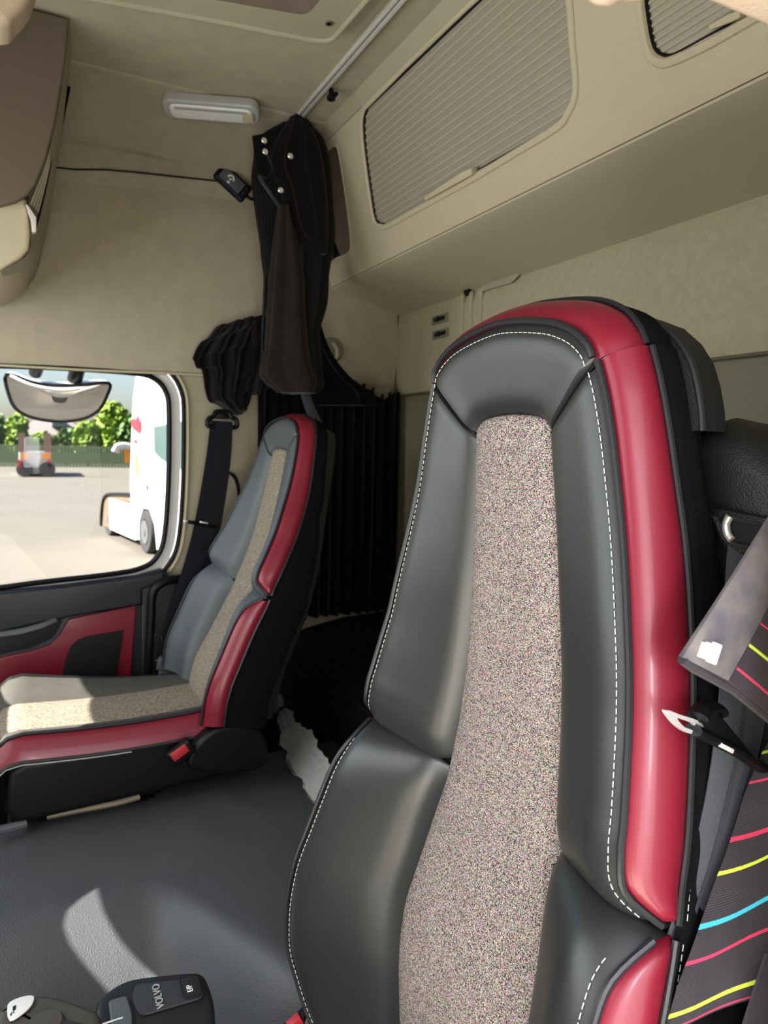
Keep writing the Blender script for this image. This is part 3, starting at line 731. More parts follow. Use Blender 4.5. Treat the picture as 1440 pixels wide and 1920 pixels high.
def make_seat(name, xc, xf, leather, red, label, cushion, tweedm, grey_trim, detail=True, zmin=0.):
    """xf maps seat coordinates (x measured from the seat centre) to the cab"""
    seat = thing(name, (xc, .30, .0), label, 'seat', 'truck seats')
    def P(x, y, z): return xf(V((x, y, z)))
    def side_curves(s):
        """strip edge F, leather seam S, outer seam O, back edge K; from the bottom to the headrest corner"""
        F, S, O, K = [], [], [], []
        zs = [.40, .44, .48, .52, .56, .60, .64, .69, .74, .79, .835, .868, .893, .900, .907, .932, .962, .99, 1.03, 1.07, 1.11, 1.15, 1.19, 1.23, 1.27, 1.31, 1.34, 1.365, 1.39]
        for z in [q_ for q_ in zs if q_ >= zmin]:
            t = max(0, (z - .90) / .49); zf = z - .013 * sstep(.84, .90, z) if z < .90 else .887 + (1.323 - .887) * t
            y0 = interp(z, Y0); b = interp(z, WB); w = interp(z, WS)
            F.append(V((s * interp(zf, WF), interp(zf, Y0), zf)))
            wo = w + .021 + .004 * sstep(1.1, 1.35, z); dep = .052 - .012 * sstep(1.15, 1.38, z)
            Op = V((s * wo, y0 - b + dep, z + .004 + .010 * sstep(1.25, 1.4, z)))
            q_n = max(0, 1 - abs(z - .900) / .048) ** 1.7 * .92
            S.append(V((s * w, y0 - b, z)).lerp(Op, q_n)); O.append(Op)
            K.append(V((s * (wo + .003), y0 - b + dep + interp(z, KD), z + .010 * sstep(1.25, 1.4, z))))
        return F, S, O, K
    def top_curves():
        F = [(.071, .506, 1.323), (.068, .505, 1.329), (.056, .505, 1.3385), (.035, .505, 1.343), (0, .505, 1.345)]
        S = [(.146, .4915, 1.39), (.139, .490, 1.404), (.116, .489, 1.4205), (.075, .488, 1.434), (0, .487, 1.443)]
        O = [(.171, .532, 1.402), (.161, .531, 1.420), (.138, .530, 1.441), (.091, .530, 1.457), (0, .530, 1.466)]
        K = [(.173, .566, 1.400), (.163, .566, 1.418), (.140, .566, 1.437), (.091, .566, 1.452), (0, .566, 1.460)]
        out = []
        for c in (F, S, O, K):
            h = [V(p) for p in c]; l = [V((-p.x, p.y, p.z)) for p in h]
            out.append(smooth_curve(l[::1] + h[::-1][1:], 4))     # left corner -> centre -> right corner
        return out
    sub = 4 if detail else 3
    C = {s: [smooth_curve(c, sub) for c in side_curves(s)] for s in (-1, 1)}
    nlow = len([q_ for q_ in [.40, .44, .48, .52, .56, .60, .64, .69, .74, .79, .835, .868, .893] if q_ >= zmin]) - 1; Z0 = nlow * sub; Z1 = Z0 + 2 * sub
    TF, TS, TO, TK = top_curves()
    cen = V((0, .62, 1.0))
    def loft(A, Bc, n, bulge, ends=(0, 0), prof=1.0, steep=5, pull=None):
        rows = []; N = len(A)
        for i in range(N):
            a, b = A[i], Bc[i]; tg = A[min(i + 1, N - 1)] - A[max(i - 1, 0)] + Bc[min(i + 1, N - 1)] - Bc[max(i - 1, 0)]
            nn = (b - a).cross(tg)
            nn = nn.normalized() if nn.length > 1e-9 else V((0, -1, 0))
            m_ = (a + b) / 2; ref = V((m_.x * .8, -.35, (m_.z - 1.2) * .8 if m_.z > 1.38 else 0))
            if nn.dot(ref) < 0: nn = -nn
            e = 1.0
            if ends[0]: e *= min(1, 1 - (1 - min(1, i / (N * ends[0]))) ** 3)
            if ends[1]: e *= min(1, 1 - (1 - min(1, (N - 1 - i) / (N * ends[1]))) ** 3)
            h = bulge(i / (N - 1)) if callable(bulge) else bulge
            r = []
            for k in range(n + 1):
                s = k / n; w = 1 - abs(2 * s - 1) ** steep
                p = a.lerp(b, s) + nn * (h * w * (e if ends != (0, 0) else 1) - (.006 * (1 - e)))
                r.append(P(*p))
            rows.append(r)
        return rows
    def put(nm, rows, m, parent=seat, label=None):
        bm = B(); grid(bm, rows); return obj(nm, bm, m, parent, label=label)
    # centre strip: between the two strip edges, then rounded top
    rows = []
    L_, R_ = C[-1][0], C[1][0]
    for i in range(len(L_)):
        r = []
        for k in range(13):
            t = k / 12; p = L_[i].lerp(R_[i], t); p.y -= .0065 * (1 - abs(2 * t - 1) ** 6); r.append(P(*p))
        rows.append(r)
    TFn = len(TF); half = TFn // 2
    for k in range(1, half + 1):
        a, b = TF[k], TF[TFn - 1 - k]; r = []
        for q in range(13):
            t = q / 12; p = a.lerp(b, t); p.y -= .0065 * (1 - abs(2 * t - 1) ** 6) * (1 - (k / half) ** 4); r.append(P(*p))
        rows.append(r)
    put('centre_strip', rows, tweedm, label='woven tweed centre strip')
    for s in (-1, 1):
        F, S, O, K = C[s]
        put('side_cushion', loft(F[:Z0 + 3], S[:Z0 + 3], 14, lambda t: .018 + .008 * t, (0, .13)), leather)
        put('side_cushion', loft(F[Z1 - 3:], S[Z1 - 3:], 14, lambda t: .021 - .010 * t, (.10, .035)), leather)
        # fold panel filling the gap between upper and lower cushions
        fr_ = [p + V((0, .008, 0)) for p in F[Z0 - 2:Z1 + 3]]; sr_ = [p + V((-.004 * s, .012, 0)) for p in S[Z0 - 2:Z1 + 3]]
        put('fold', loft(fr_, sr_, 8, .001), leather)
        put('bolster', loft(S[:Z0 + 1], O[:Z0 + 1], 10, .011, (0, .07), steep=3), red, label='crimson lower bolster')
        S2 = [p.copy() for p in S]
        put('bolster', loft(S[Z1 - 1:] , O[Z1 - 1:], 10, lambda t: .012, (.05, 0), steep=3), red, label='crimson upper bolster')
        put('side_cover', loft(O, K, 8, .006), M['suede'])
    # headrest panel and red cap
    put('headrest_panel', loft(TF, TS, 12, .010, (.08, .08), steep=6), leather)
    put('bolster_cap', loft(TS, TO, 10, .011, steep=3), red, label='crimson band over the headrest')
    put('side_cover', loft(TO, TK, 8, .005), M['suede'])
    # piping
    def pip(cv, r, off=V((0, 0, 0)), nm='piping', m=M['piping']):
        bm = B(); tube(bm, [P(*(p + off)) for p in cv], r, 8); return obj(nm, bm, m, seat)
    for s in (-1, 1):
        F, S, O, K = C[s]
        inn_ = lambda q: [q[-1 - j] for j in range(len(q))]
        ex = V((s * .003, -.005, 0))
        pip(S[:Z0 + 1], .0036, ex * .6); pip(S[Z1 - 1:], .0036, ex * .6)
        pip(O[:Z0 + 1], .0034, V((s * .004, -.002, 0))); pip(O[Z1 - 1:], .0034, V((s * .004, -.002, 0)))
    pip(TS, .0036, V((0, -.005, .003))); pip(TO, .0034, V((0, -.002, .004)))
    # stitching (short raised thread dashes beside the seams)
    if detail:
        def stitch(cv, tw, d, nm='stitching', step=.0078, dash=.0052, lift=.004):
            bm = B(); acc = 0; pts = [a.lerp(b, min(.9, d / max(1e-4, (b - a).length))) for a, b in zip(cv, tw)]
            pts2 = []
            for i, (p, a, b) in enumerate(zip(pts, cv, tw)):
                tg = pts[min(i + 1, len(pts) - 1)] - pts[max(i - 1, 0)]; nn = (b - a).cross(tg); nn.normalize()
                if nn.dot(V((p.x * .8, -.35, (p.z - 1.2) * .8 if p.z > 1.38 else 0))) < 0: nn = -nn
                pts2.append(p + nn * lift)
            fine = smooth_curve(pts2, 5); ln = [0]
            for a, b in zip(fine, fine[1:]): ln.append(ln[-1] + (b - a).length)
            def samp(s_):
                lo_ = 0; hi_ = len(ln) - 1
                while hi_ - lo_ > 1:
                    m_ = (lo_ + hi_) // 2
                    if ln[m_] <= s_: lo_ = m_
                    else: hi_ = m_
                t = (s_ - ln[lo_]) / max(1e-9, ln[hi_] - ln[lo_]); return fine[lo_].lerp(fine[hi_], t)
            s_ = 0
            while s_ + dash < ln[-1]:
                tube(bm, [P(*samp(s_)), P(*samp(s_ + dash / 2)), P(*samp(s_ + dash))], .00055, 5); s_ += step
            obj(nm, bm, M['thread'], seat)
        for s in (-1, 1):
            F, S, O, K = C[s]
            stitch(S[:Z0 - 2], F[:Z0 - 2], .0085, lift=.010); stitch(S[Z1 + 1:], F[Z1 + 1:], .0085, lift=.0085)
            stitch(O[:Z0 + 1], K[:Z0 + 1], .009, lift=.003); stitch(O[Z1 - 1:], K[Z1 - 1:], .009, lift=.003)
        stitch(TS, TF, .0085, lift=.0085); stitch(TO, TK, .009, lift=.003)
    # dark seams from the strip corners to the headrest corners
    for s in (-1, 1):
        F, S, O, K = C[s]; a, b = F[-1], S[-1]; bm = B()
        tube(bm, [P(*(a.lerp(b, t) + V((0, -.0015 - .002 * math.sin(math.pi * t), 0)))) for t in [k / 8 for k in range(9)]], .0012, 6); obj('panel_seam', bm, M['dark'], seat)
    bm = B()
    for s in (-1, 1): pass
    bm.free()
    # hard back shell
    bm = B(); rows = []
    prof_z = [.40, .50, .62, .75, .88, 1.0, 1.1, 1.2, 1.28, 1.34, 1.38, 1.41, 1.43]
    for z in [q_ for q_ in prof_z if q_ >= zmin]:
        w = interp(min(z, 1.36), WS) + .018 - (0 if z < 1.36 else (z - 1.36) ** 1.3 * 1.1); y = interp(z, Y0) - interp(z, WB) + .050 + interp(z, KD) - .004
        rows.append([P(w * math.cos(math.pi * k / 12) * (1 if k in (0, 12) else 1.0), y + .055 * (math.sin(math.pi * k / 12) ** .6), z) for k in range(13)])
    w = .05; rows.append([P(w * math.cos(math.pi * k / 12), .566 + .02 * math.sin(math.pi * k / 12), 1.456) for k in range(13)])
    grid(bm, rows); obj('back_shell', bm, M['grain'], seat)
    return seat, P, C

# driver's seat: upright
drv, DP, DC = make_seat('driver_chair', .73, lambda p: V((p.x + .73, p.y, p.z)), M['leather'], M['red'],
    'large charcoal and crimson leather driver seat with tweed centre strip, nearest the camera', None, M['tweed'], True, zmin=.43)
# hard headrest shell behind the cover, seen at the top right corner
bm = B(); rows = []
for z, w, y in [(1.325, .213, .572), (1.345, .210, .572), (1.368, .204, .572), (1.390, .195, .572), (1.41, .180, .572), (1.428, .158, .572), (1.441, .128, .572), (1.450, .06, .572)]:
    rows.append([V((.73 + a * w, y + dy, z + dz)) for a, dy, dz in ((-.80, -.012, 0), (-1, -.012, 0), (-1, .022, 0), (-.8, .045, -.004), (0, .052, -.004), (.8, .045, -.004), (1, .022, 0), (1, -.012, 0), (.80, -.012, 0))])
grid(bm, rows); obj('headrest_shell', bm, M['grain'], drv)
bm = B(); tube(bm, smooth_curve([V((.73 + w + .001, .561, z)) for z, w in [(1.325, .213), (1.345, .210), (1.368, .204), (1.390, .195), (1.41, .180), (1.428, .158), (1.441, .128)]], 4), .0035, 8); obj('shell_edge', bm, M['piping'], drv)
# belt shoulder housing reaching out towards the door
bm = B(); rows = []
hs = [(1275, 1330, 800, 775), (1320, 1370, 815, 783), (1380, 1400, 840, 803), (1440, 1440, 865, 830), (1520, 1520, 905, 872)]
for x, zt, yf, dp in [(.905, 1.335, .598, .04), (.93, 1.340, .592, .06), (.96, 1.328, .590, .075), (1.0, 1.305, .592, .08), (1.04, 1.278, .598, .08), (1.072, 1.25, .61, .07), (1.084, 1.225, .625, .05)]:
    r = []
    for k in range(9):   # rounded shoulder section from the front face over the top to the back
        a = math.pi / 2 * k / 8; r.append(V((x, yf + .035 * (1 - math.cos(a)), zt - .035 * (1 - math.sin(a)))))
    zb = .84 + .0 * x
    fr = [V((x - (.03 * j / 10), yf + .004 + .014 * math.sin(math.pi * j / 10) * 0, r[0].z + (zb - r[0].z) * j / 10)) for j in range(10, 0, -1)]
    rows.append(fr + r + [V((x, yf + .035 + dp, zt - .006)), V((x, yf + .045 + dp, zt - .05)), V((x, yf + .045 + dp, zb))])
sh_bm = bm
vs_ = grid(bm, rows, wrap=True); bm.faces.new([v for v in vs_[0]][::-1]); bm.faces.new(vs_[-1])
hous = obj('belt_housing', bm, M['grain'], drv)
sc0 = at(1378, 990, 'y', .588)
bm = B(); op = smooth_curve([at(a, b, 'y', .5925) for a, b in [(1345, 962), (1352, 985), (1364, 1012), (1380, 1024), (1420, 1030), (1455, 1015), (1450, 985), (1400, 972)]], 4, closed=True)
oc = sum(op, V((0, 0, 0))) / len(op)
bm.faces.new([bm.verts.new(p + V((0, -.003, 0))) for p in op]); obj('belt_slot', bm, M['dark'], drv, smooth=False)
bm = B(); tube(bm, [p + V((0, -.001, 0)) for p in op], .0055, 8, closed=True); obj('slot_rim', bm, M['grain'], drv)
bm = B(); tube(bm, smooth_curve([at(a, b, 'y', .587) for a, b in [(1369, 967), (1362, 982), (1364, 1000), (1372, 1012)]], 5), .0038, 10); obj('guide_roller', bm, M['chrome'], drv)
# driver's seat cushion and side trim (mostly below the frame)
bm = B(); box(bm, (.74, .16, .33), (.46, .54, .13), bev=.05, seg=4); obj('seat_cushion', bm, M['leather'], drv)
bm = B(); box(bm, (.73, .26, .16), (.36, .40, .20), bev=.02); obj('seat_base', bm, M['dark'], drv)
bm = B(); ft = smooth_curve([at(a, b, 'x', .455) for a, b in [(618, 1822), (598, 1852), (583, 1885), (570, 1925), (565, 1980)]], 4); fb = smooth_curve([at(a, b, 'x', .455) for a, b in [(645, 1850), (632, 1885), (622, 1905), (612, 1930), (608, 1985)]], 4)
thick_sheet(bm, [[p, q] for p, q in zip(ft, fb)], .006); obj('side_valance', bm, M['grey_plastic'], drv, label='grey side valance')
bk = thing('belt_buckle', at(566, 1925, 'x', .45), 'red and black belt buckle beside the driver seat at the lower edge', 'belt buckle')
bm = B(); p0 = at(568, 1935, 'x', .44); box(bm, p0, (.018, .045, .06), (.5, 0, 0), bev=.004); obj('buckle_body', bm, M['black'], bk)
bm = B(); box(bm, p0 + V((.004, -.015, .024)), (.014, .022, .014), (.5, 0, 0), bev=.002); obj('release_button', bm, M['red_button'], bk)

# passenger seat: same seat leaning further back
TH = math.radians(15.5); PV = V((0, .458, .66))
def pxf(p):
    p = p + V((0, 0, interp(p.z, [(.60, 0), (.915, .040), (1.1, .02), (1.45, -.022)])))
    p.y += .055 * sstep(.11, .24, abs(p.x)) * interp(p.z, [(.62, 1), (.97, 0)])
    p.x *= interp(p.z, [(.60, .90), (.95, 1)])
    y, z = p.y - PV.y, p.z - PV.z; k = 1.0 if z > 0 else .6
    a = TH * k
    return V((p.x - .60, PV.y + y * math.cos(a) + z * math.sin(a), PV.z + z * math.cos(a) - y * math.sin(a)))
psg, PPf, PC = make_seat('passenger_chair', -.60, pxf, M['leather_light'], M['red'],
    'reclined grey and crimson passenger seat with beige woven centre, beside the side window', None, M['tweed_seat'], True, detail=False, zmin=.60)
# passenger cushion
XC = -.60
def cush_curve(x, z, y0=-.075, y1=.47, drop=.12, r=.05, n=18, tilt=.0):
    out = [V((XC + x, y0 + .005, z - drop)), V((XC + x, y0, z - r * 1.1)), V((XC + x, y0 + .008, z - r * .45)), V((XC + x, y0 + .028, z - r * .12)), V((XC + x, y0 + .06, z))]
    for k in range(1, n + 1):
        y = y0 + .06 + (y1 - y0 - .06) * k / n; out.append(V((XC + x, y, z - .010 * math.sin(math.pi * k / n) + tilt * k / n)))
    return out
def rowsf(a, b, n, bulge):
    rows = []
    for p, q in zip(a, b):
        r = []
        for k in range(n + 1):
            t = k / n; m_ = p.lerp(q, t); m_.z += bulge * (1 - abs(2 * t - 1) ** 5); m_.y -= 0; r.append(m_)
        rows.append(r)
    return rows
cF1, cF2 = cush_curve(-.115, .598, r=.06), cush_curve(.105, .600, r=.06)
cS1, cS2 = cush_curve(-.225, .640, y0=-.062, tilt=-.055), cush_curve(.215, .632, y0=-.062)
cO1 = [p + V((-.03, 0, -.05)) for p in cS1]; cO2 = [p + V((.028, -.004, -.052)) for p in cS2]
def putb(nm, rows, m, par=psg, label=None):
    bm = B(); grid(bm, rows); return obj(nm, bm, m, par, label=label)
putb('cushion_centre', rowsf(cF1, cF2, 12, .006), M['tweed_seat'], label='beige woven cushion centre')
M['seat_side'] = mat('grey_worn_fabric', (.085, .082, .072), .85, .2, 30, .4, 600)
putb('cushion_side', rowsf(cF1, cS1, 8, .012), M['seat_side']); putb('cushion_side', rowsf(cS2, cF2, 8, .008), M['seat_side'])
putb('cushion_bolster', rowsf(cS1, cO1, 6, .004), M['red']); putb('cushion_bolster', rowsf(cS2, cO2, 6, .006), M['red'], label='crimson cushion side band')
for c, r_, dz in ((cS2, .005, .003), (cS1, .005, .003), (cO2, .0045, -.001), (cO1, .0045, -.001)):
    bm = B(); tube(bm, [p + V((0, 0, dz)) for p in c[1:]], r_, 6); obj('piping', bm, M['piping'] if c is not cO2 else M['piping'], psg)
bm = B(); tube(bm, [p + V((.003, 0, -.006)) for p in cO2[2:14]], .0012, 5); obj('stitching', bm, M['thread'], psg)
bm = B(); tube(bm, smooth_curve([V((XC - .01 + .0 * k, -.11 + .07 * k, .585 - .004 * 0)) for k in range(6)], 3), .0035, 6); obj('cushion_crease', bm, M['tweed_seat'], psg)
# black underside pan, bellows, base
bm = B(); xs0, xs1 = XC - .235, XC + .238
pan = [V((xs1, -.035, .560)), V((xs1, .0, .577)), V((xs1, .40, .577)), V((xs1, .46, .52)), V((xs1, .46, .455)), V((xs1, -.02, .43)), V((xs1, -.045, .47))]
prism(bm, pan, (xs0 - xs1, 0, 0), .018, 4); obj('seat_pan', bm, M['black'], psg)
bm = B()
for k in range(5): box(bm, (XC - .035, .16, .43 - k * .026), (.36 - .01 * (k % 2), .40 - .01 * (k % 2), .026), bev=.010, seg=3)
obj('bellows', bm, M['dark'], psg)
bm = B(); box(bm, (XC - .05, .14, .16), (.34, .36, .30), bev=.02); obj('seat_plinth', bm, M['dark'], psg)
bm = B(); tube(bm, smooth_curve([V((XC + .245, -.09, .47)), V((XC + .25, -.075, .445)), V((XC + .245, -.05, .432)), V((XC + .235, .0, .430))], 4), .010, 8); obj('height_lever', bm, M['grey_plastic'], psg)
# recliner cover at the hinge
bm = B(); rc_ = [at(a, b, 'x', -.36) for a, b in [(345, 1420), (352, 1396), (372, 1372), (400, 1354), (440, 1350), (478, 1358), (492, 1385), (485, 1425), (420, 1440), (360, 1432)]]
prism(bm, smooth_curve(rc_, 4, closed=True), (.045, 0, 0), .012, 4); obj('recliner_cover', bm, M['black'], psg)
bm = B(); box(bm, (XC, .52, .56), (.40, .10, .22), bev=.03, seg=3); obj('hinge_block', bm, M['dark'], psg)
pb = at(340, 1410, 'x', -.315); bk2 = thing('belt_buckle', pb, 'red topped belt buckle at the hinge of the passenger seat', 'belt buckle')
bm = B(); box(bm, pb, (.022, .062, .040), (.55, 0, 0), bev=.006, seg=3); obj('buckle_body', bm, M['black'], bk2)
bm = B(); box(bm, pb + V((.010, -.006, .004)), (.010, .042, .022), (.55, 0, 0), bev=.003); obj('release_button', bm, M['red_button'], bk2)

# ------------------------------------------------------------------ engine tunnel
bm = B(); rows = []
NX, NY = 110, 90
for i in range(NX + 1):
    x = -.572 + 1.09 * i / NX
    rows.append([V((x, -.74 + 1.58 * j / NY, tun_z(x, -.74 + 1.58 * j / NY) + .0015 * mnoise.noise(V((x * 6, j * .3, 0))))) for j in range(NY + 1)])
grid(bm, rows); tag(obj('engine_tunnel', bm, M['rubber']), 'broad dark rubber covered engine tunnel between the two seats', 'engine cover')
bm = B(); tube(bm, smooth_curve([V((-.440, .045, .400)), V((-.440, .12, .400)), V((-.440, .20, .400)), V((-.452, .26, .400))], 4), .008, 8); tag(obj('sunlit_edge_strip', bm, M['cream']), 'thin cream strip painted in for the sunlit tunnel edge beneath the passenger seat', 'painted sunlight')  # cream colour stands in for sunlight along the tunnel edge

# ------------------------------------------------------------------ lower bunk
bunk = thing('bunk', (0, 1.08, 0), 'black fabric covered sleeper bunk behind the seats', 'bunk')
bm = B(); rows = []
for i in range(25):
    x = WX + .01 + (DX - .03 - WX) * i / 24; fy = .845 - .0 * i
    r = [V((x, fy + .01, .0)), V((x, fy, .36)), V((x, fy - .004, .42)), V((x, fy, .54)), V((x, fy + .008, .575)), V((x, fy + .03, .60)), V((x, fy + .10, .632)), V((x, 1.1, .66)), V((x, RY - .01, .67))]
    rows.append(r)
grid(bm, rows); obj('mattress', bm, M['bunk'], bunk)
bm = B(); tube(bm, [V((WX + .01, .848, .578)), V((DX - .03, .848, .578))], .004, 6); obj('mattress_piping', bm, M['charcoal_trim'], bunk)

# crumpled plastic bag wedged between bunk and tunnel
bm = B(); rows = []
bagc = [at(a, b, 'z', .455) for a, b in [(541, 1335), (556, 1372), (578, 1412), (603, 1450), (630, 1490), (660, 1530)]]
for p_ in bagc: p_.y = min(p_.y, .82)
bagc = smooth_curve(bagc, 10)
for i, p in enumerate(bagc):
    t = i / (len(bagc) - 1); w = .012 + .055 * math.sin(min(1, .1 + t * 1.1) * math.pi * .8); r = []
    for k in range(22):
        a = 2 * math.pi * k / 22; nz = mnoise.noise(V((i * .22, math.cos(a) * 1.6, math.sin(a) * 1.6))) + .5 * mnoise.noise(V((i * .6, math.cos(a) * 4, math.sin(a) * 4))); rr = w * (1 + .7 * nz)
        q = p + V((math.cos(a) * rr * .95, -.02 + math.sin(a) * rr * .40, math.sin(a) * rr * .5)); q.y = min(q.y, .838); q.z = max(q.z, .428); r.append(q)
    rows.append(r)
grid(bm, rows, wrap=True); tag(obj('plastic_bag', bm, M['bag'], smooth=False), 'crumpled clear white plastic bag wedged between the tunnel and the bunk', 'plastic bag')
bm = B(); box(bm, at(521, 1322, 'y', .832), (.05, .02, .10), (0, .9, 0), bev=.006); tag(obj('metal_bracket', bm, M['grey_plastic']), 'small grey bracket at the corner of the bunk beside the passenger seat', 'bracket')

# ------------------------------------------------------------------ curtains
def pleat(bm, left, right, folds, amp, n=60, sharp=1.0, phase=0, vary=.5):
    """hanging cloth between two edge curves (lists of points, top to bottom) with folds"""
    rows = []; R_ = len(left)
    for i in range(R_):
        a, b = left[i], right[i]; d = b - a; nn = V((d.y, -d.x, 0)); 
        nn = nn.normalized() if nn.length > 1e-6 else V((1, 0, 0)); r = []
        for k in range(n + 1):
            t = k / n; w = math.sin(t * folds * 2 * math.pi + phase + vary * mnoise.noise(V((t * 3, i * .08, 3)))) 
            w = math.copysign(abs(w) ** sharp, w)
            r.append(a.lerp(b, t) + nn * (amp * w * (.7 + .5 * mnoise.noise(V((t * 5, i * .12, 9)))) ))
        rows.append(r)
    return rows
def uvrot(o): return o
# lower dark curtain across the rear side of the sleeper
cur = thing('sleeper_curtain', (WX + .05, 1.1, .62), 'long black pleated curtain along the sleeper side wall behind the passenger seat', 'curtain')
tops = [at(482, 716, 'x', WX + .05), at(560, 735, 'x', WX + .05), at(640, 715, 'x', WX + .05), at(690, 730, 'x', WX + .05), at(718, 752, 'x', WX + .05), at(735, 736, 'x', WX + .05), at(746, 736, 'x', WX + .03)]
ty = [(p.y, p.z) for p in tops]
rows = []
n = 150
for i in range(26):
    t = i / 25; r = []
    for k in range(n + 1):
        u = k / n; y = tops[0].y + (RY - .02 - tops[0].y) * u; zt = interp(y, ty); z = zt + (.685 - zt) * t
        amp = .024 * (.6 + .4 * t); w = math.sin(u * 26 * math.pi + .8 * mnoise.noise(V((u * 6, t * 1.5, 1)))) + .4 * math.sin(u * 61 + t)
        r.append(V((WX + .062 + amp * w * .75, y, z)))
    rows.append(r)
rows0 = rows[0]; bm = B(); grid(bm, rows); M['curtain_dark'] = stripes('deep_black_curtain_cloth', (.006, .0055, .006), [(.2, .004, (.012, .008, .008)), (.55, .004, (.012, .012, .014)), (.8, .004, (.014, .008, .008))], 700); obj('curtain_cloth', bm, M['curtain_dark'], cur)
for k in range(14):
    bm = B(); q = rows0[int(5 + k * 10.3)]; box(bm, q + V((0, 0, .006)), (.006, .012, .014), bev=.002); obj('curtain_glider', bm, M['dark'], cur)

# gathered cross curtain hanging from the rail
gc = thing('gathered_curtain', (-.70, .78, 1.40), 'tall black curtain gathered and snapped into a bundle hanging from the ceiling rail', 'curtain')
def bundle(sil, axis, val, depth, folds, amp, m, parent, nm, n=96, ph=0, tw=.0, openend=False, yshift=0):
    """sil: list of (px_left, px_right, py)"""
    Ls = smooth_curve([at(a, c, axis, val) for a, b, c in sil], 6); Rs = smooth_curve([at(b, c, axis, val) for a, b, c in sil], 6)
    rows = []
    N = len(Ls)
    for i in range(N):
        c = (Ls[i] + Rs[i]) / 2; h = (Rs[i] - Ls[i]) / 2; d = V((h.y, -h.x, 0)); d = d.normalized() * (depth * (.5 + .5 * min(1, h.length / .08)))
        r = []
        for k in range(n):
            a = 2 * math.pi * k / n
            nz = amp * math.sin(folds * a + ph + tw * i / N * 6 + 1.2 * mnoise.noise(V((math.cos(a), math.sin(a), i * .045 + ph)))) + .35 * amp * mnoise.noise(V((math.cos(a) * 3, math.sin(a) * 3, i * .12)))
            f = 1 + nz - amp * .4
            r.append(c + h * math.cos(a) * f + d * math.sin(a) * f)
        rows.append(r)
    bm = B(); vs = grid(bm, rows, wrap=True)
    for q in (vs[0], vs[-1]):
        try: bm.faces.new(q)
        except Exception: pass
    return obj(nm, bm, m, parent)
# upper part: back folds hanging to z ~ 1.5
bundle([(530, 575, 232), (492, 600, 262), (478, 612, 320), (484, 615, 390), (492, 617, 460), (500, 610, 520), (506, 604, 570), (504, 592, 620), (500, 594, 665), (500, 598, 700), (512, 600, 722), (535, 590, 738)], 'x', -.72, .055, 7, .24, M['curtain_grey'], gc, 'curtain_cloth', ph=1.0)
bundle([(545, 565, 218), (520, 592, 260), (500, 604, 310), (520, 610, 360), (534, 613, 410), (548, 614, 440), (575, 612, 462), (598, 610, 478)], 'x', -.665, .03, 4, .10, M['curtain'], gc, 'curtain_flap', ph=.3)
M['curtain_fold'] = stripes('warm_grey_curtain_cloth', (.030, .026, .024), [(.15, .01, (.05, .045, .042)), (.4, .008, (.045, .038, .036)), (.7, .01, (.05, .045, .042))], 900)
bundle([(522, 542, 385), (514, 556, 450), (508, 568, 520), (503, 570, 590), (498, 574, 650), (490, 584, 695), (500, 590, 716), (524, 584, 736)], 'x', -.655, .030, 5, .20, M['curtain_fold'], gc, 'curtain_front_fold', ph=2.2)
bundle([(560, 606, 500), (556, 604, 560), (556, 598, 600), (562, 618, 660), (566, 650, 705), (572, 690, 735), (580, 700, 760)], 'x', -.86, .03, 6, .18, M['curtain_dark'], gc, 'curtain_back_fold', ph=.7)
# folded header strip at the left with the snaps
fl = [at(a, b, 'x', -.68) for a, b in [(474, 258), (488, 255), (528, 248), (560, 222), (580, 236), (560, 300), (528, 330), (500, 350), (486, 330), (478, 300)]]
bm = B(); prism(bm, fl, (.012, -.006, 0), .003); obj('header_fold', bm, M['curtain'], gc)
for a, b in [(495, 264), (497, 285), (544, 293), (526, 357)]:
    bm = B(); c = at(a, b, 'x', -.615); lathe(bm, [(.001, .0), (.0075, 0), (.0085, .003), (.006, .006), (.001, .0065)], c, axis='x', n=14); obj('snap_fastener', bm, M['chrome'], gc)
bm = B(); tube(bm, smooth_curve([at(498, 285, 'x', -.62), at(510, 315, 'x', -.62), at(500, 335, 'x', -.61), at(486, 330, 'x', -.61), at(505, 360, 'x', -.61), at(524, 388, 'x', -.62)], 6), .006, 6, flat=.4); obj('tie_loop', bm, M['charcoal_trim'], gc)
bm = B(); tube(bm, smooth_curve([at(500, 380, 'x', -.70), at(499, 450, 'x', -.71), at(496, 560, 'x', -.71), at(492, 640, 'x', -.71), at(493, 690, 'x', -.70)], 5), .005, 6); obj('curtain_cord', bm, M['black'], gc)
# small snap strap under the bundle
st = thing('hanging_strap', at(590, 770, 'x', -.80), 'short grey webbing strap end hanging above the passenger headrest', 'strap')
bm = B(); tube(bm, smooth_curve([at(572, 735, 'x', -.80), at(580, 762, 'x', -.80), at(597, 798, 'x', -.80)], 5), .017, 8, flat=.15, up=(1, 0, 0)); obj('strap_web', bm, M['belt'], st)
bm = B(); box(bm, at(598, 800, 'x', -.80), (.006, .036, .012), (.5, 0, 0), bev=.002); obj('strap_tip', bm, M['belt_dark'], st)
